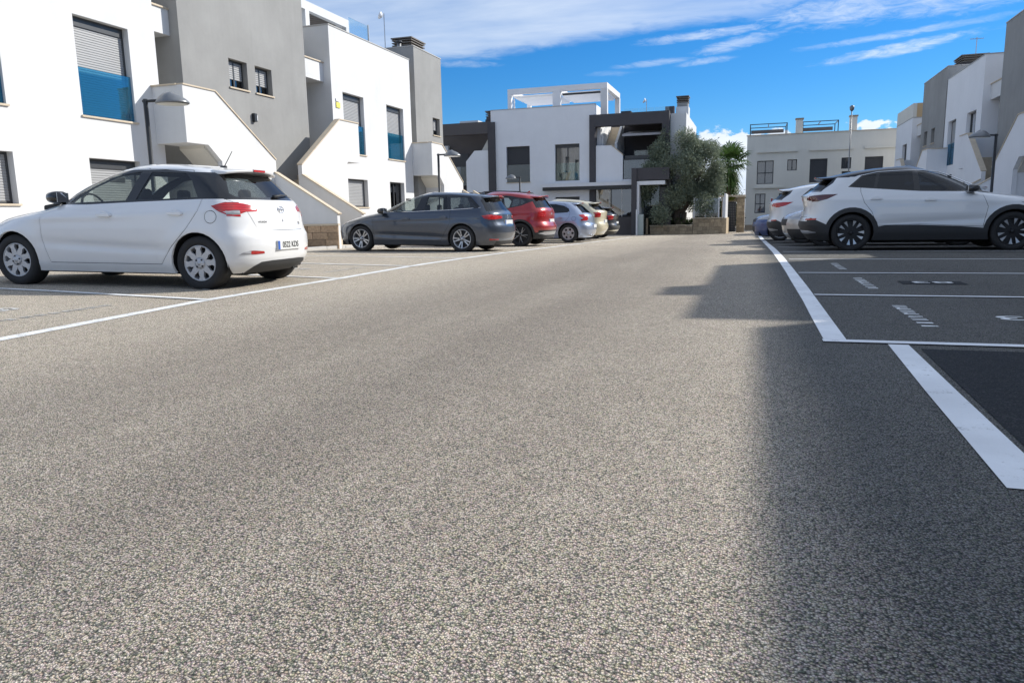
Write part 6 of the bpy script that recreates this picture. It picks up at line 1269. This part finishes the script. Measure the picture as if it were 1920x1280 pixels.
def leaves(name, centres, n, llen, lwid, mat, parent, seed, droop=.2, fill=.55):
    """leaf blades spread through clumps; centres: (x, y, z, rx, ry, rz, weight)"""
    rng = np.random.default_rng(seed); w = np.array([c[6] for c in centres], float); w /= w.sum(); ci = rng.choice(len(centres), n, p=w); c = np.array([c_[:6] for c_ in centres])[ci]
    d = rng.normal(size=(n, 3)); d /= np.linalg.norm(d, axis=1)[:, None]; r = rng.random(n) ** fill; r[rng.random(n) < .08] *= 1.22
    p = c[:, :3] + d * c[:, 3:] * r[:, None]
    a = d + rng.normal(scale=.7, size=(n, 3)); a[:, 2] += .25 - droop; a /= np.linalg.norm(a, axis=1)[:, None]
    s = np.cross(a, rng.normal(size=(n, 3))); s /= np.linalg.norm(s, axis=1)[:, None]
    L_ = llen * (0.6 + .8 * rng.random(n))[:, None]; W_ = lwid * (0.7 + .6 * rng.random(n))[:, None]
    v = np.stack([p, p + a * L_ * .5 + s * W_, p + a * L_, p + a * L_ * .5 - s * W_], 1).reshape(-1, 3)
    f = np.arange(n * 4).reshape(n, 4); me = bpy.data.meshes.new(name); me.from_pydata(v.tolist(), [], f.tolist()); me.materials.append(mat); o = bpy.data.objects.new(name, me); C.objects.link(o); o.parent = parent; return o
rng = random.Random(11)
ol = empty('olive_tree', (-4.05, 43.0, -.3), label='big grey green olive tree in the sandy stone planter', category='tree')
mb = MB(); mb.tube([(0, 0, -.2), (.05, 0, .3), (-.1, .05, .8), (0, 0, 1.3)], [.34, .26, .22, .20], 12); mb.tube([(.15, .1, -.1), (.3, .1, .5), (.35, .1, 1.1)], [.2, .16, .14], 10)
br = []
for k in range(13):
    a = rng.uniform(0, 6.28); L_ = rng.uniform(1.2, 2.3); h_ = rng.uniform(2.1, 4.6); p0 = Vector((rng.uniform(-.1, .35), .05, 1.1)); p2 = Vector((math.cos(a) * L_ * .8, math.sin(a) * L_ * .7, h_)); p1 = p0.lerp(p2, .5) + Vector((0, 0, -.15 + rng.uniform(-.1, .2))); mb.tube([p0, p1, p2], [.13, .07, .025], 7); br.append(p2)
mb.build('trunk', M['bark'], ol, True)
cs = []
for i in range(60):
    while True:
        x, y, z = rng.uniform(-1.75, 2.15), rng.uniform(-1.6, 1.6), rng.uniform(.75, 5.2)
        lim = (1.0 - ((z - 2.5) / 2.9) ** 2); 
        if lim > 0 and (x / 2.15) ** 2 + (y / 1.7) ** 2 < lim: break
    if z > 3.6 and abs(x + .35) < .35: continue
    s_ = rng.uniform(.34, .62); cs.append((x, y, z, s_, s_, s_ * 1.05, s_ ** 2))
for i in range(5): cs.append((rng.uniform(-2.0, -1.2), rng.uniform(-1.0, .2), rng.uniform(1.3, 3.2), .45, .45, .5, .2))
for p in br: cs.append((p.x, p.y, p.z, .42, .42, .5, .2))
for (x, z) in ((-.9, 5.0), (-.75, 5.35), (.75, 4.9), (.95, 4.55), (1.9, 3.4), (1.95, 2.0), (-1.75, 2.2)): cs.append((x, 0, z, .25, .3, .42, .1))
leaves('crown', cs, 62000, .135, .022, M['olive'], ol, 5, .05, .5)
# fan palm behind the garden wall
pal = empty('fan_palm', (-1.72, 52.0, -.6), label='fan palm with a brown trunk behind the sandy gate', category='tree')
mb = MB(); mb.tube([(0, 0, 0), (.02, 0, 1.2), (0, 0, 3.2), (.03, 0, 4.3)], [.26, .22, .20, .22], 14); mb.build('trunk', simple('palm_bark', (.17, .125, .085), .95, noise=.4, nscale=14, bump=.9, bscale=25, bdist=.03), pal, True)
def fan(mb, base, az_, el_, plen, flen, rng, nb=15):
    d = Vector((math.cos(az_) * math.cos(el_), math.sin(az_) * math.cos(el_), math.sin(el_))); side = Vector((-math.sin(az_), math.cos(az_), 0)); up = side.cross(d) * -1
    tip = base + d * plen; mb.tube([base, base + d * plen * .5 + Vector((0, 0, .04)), tip], [.022, .016, .01], 4)
    for k in range(nb):
        t = -1 + 2 * k / (nb - 1); an = t * 1.75; u = (d * math.cos(an) + side * math.sin(an)); L_ = flen * (1 - .25 * abs(t)) * rng.uniform(.85, 1.08)
        m = tip + u * L_ * .55 + up * .04 * math.cos(t * 9); e_ = tip + u * L_ + Vector((0, 0, -.22 * L_ - .10 * abs(t))); w = .05 * L_ / .8; s2 = u.cross(up).normalized() * w
        mb.add([tip, m + s2 + up * .02, e_, m - s2 + up * .02, m], [(0, 1, 4), (1, 2, 4), (2, 3, 4), (3, 0, 4)])
mb = MB(); crown = Vector((0.02, 0, 4.55))
for i in range(42):
    el_ = math.radians(rng.uniform(-28, 80)); fan(mb, crown + Vector((0, 0, rng.uniform(-.35, .1))), rng.uniform(0, 6.28), el_, rng.uniform(.65, 1.05), rng.uniform(.8, 1.1), rng)
mb.build('crown', M['palm'], pal, fix=False)
mb = MB()
for i in range(60): fan(mb, crown + Vector((0, 0, rng.uniform(-.9, .0))), rng.uniform(0, 6.28), math.radians(rng.uniform(-75, -38)), rng.uniform(.45, .8), rng.uniform(.7, 1.0), rng, 11)
mb.build('leaf_skirt', M['palm'], pal, fix=False)
he = empty('garden_shrubs', (-2.2, 54, -.6), label='dark evergreen shrubs below the fan palm', category='shrubs')
cs = [(rng.uniform(-3, 1.0), rng.uniform(-1.0, 1.5), rng.uniform(.3, 3.0), .6, .6, .6, 1) for i in range(46)]; leaves('foliage', cs, 16000, .16, .04, M['hedge'], he, 8, .1, .45)
MB().tube([(0, 0, 0), (.1, 0, 2.2)], [.1, .05], 8).build('stem', M['bark'], he, True)
vn = empty('climbing_plant', (-1.38, 46.9, 1.55), label='small yellow green plant hanging over the garden gate', category='plant'); leaves('foliage', [(0, 0, 0, .28, .12, .10, 1)], 500, .08, .025, leaf_mat('yellow_leaf', (.10, .13, .02), (.25, .26, .04)), vn, 3)
ag = empty('planter_shrub', (-4.5, 43.0, .1), label='low dark shrubs in the planter under the olive tree', category='shrub'); leaves('foliage', [(-.6, 0, .1, .5, .3, .25, 1), (.4, 0, .15, .6, .3, .3, 1), (1.1, .2, .1, .4, .3, .2, .6)], 3000, .10, .02, M['hedge'], ag, 4)
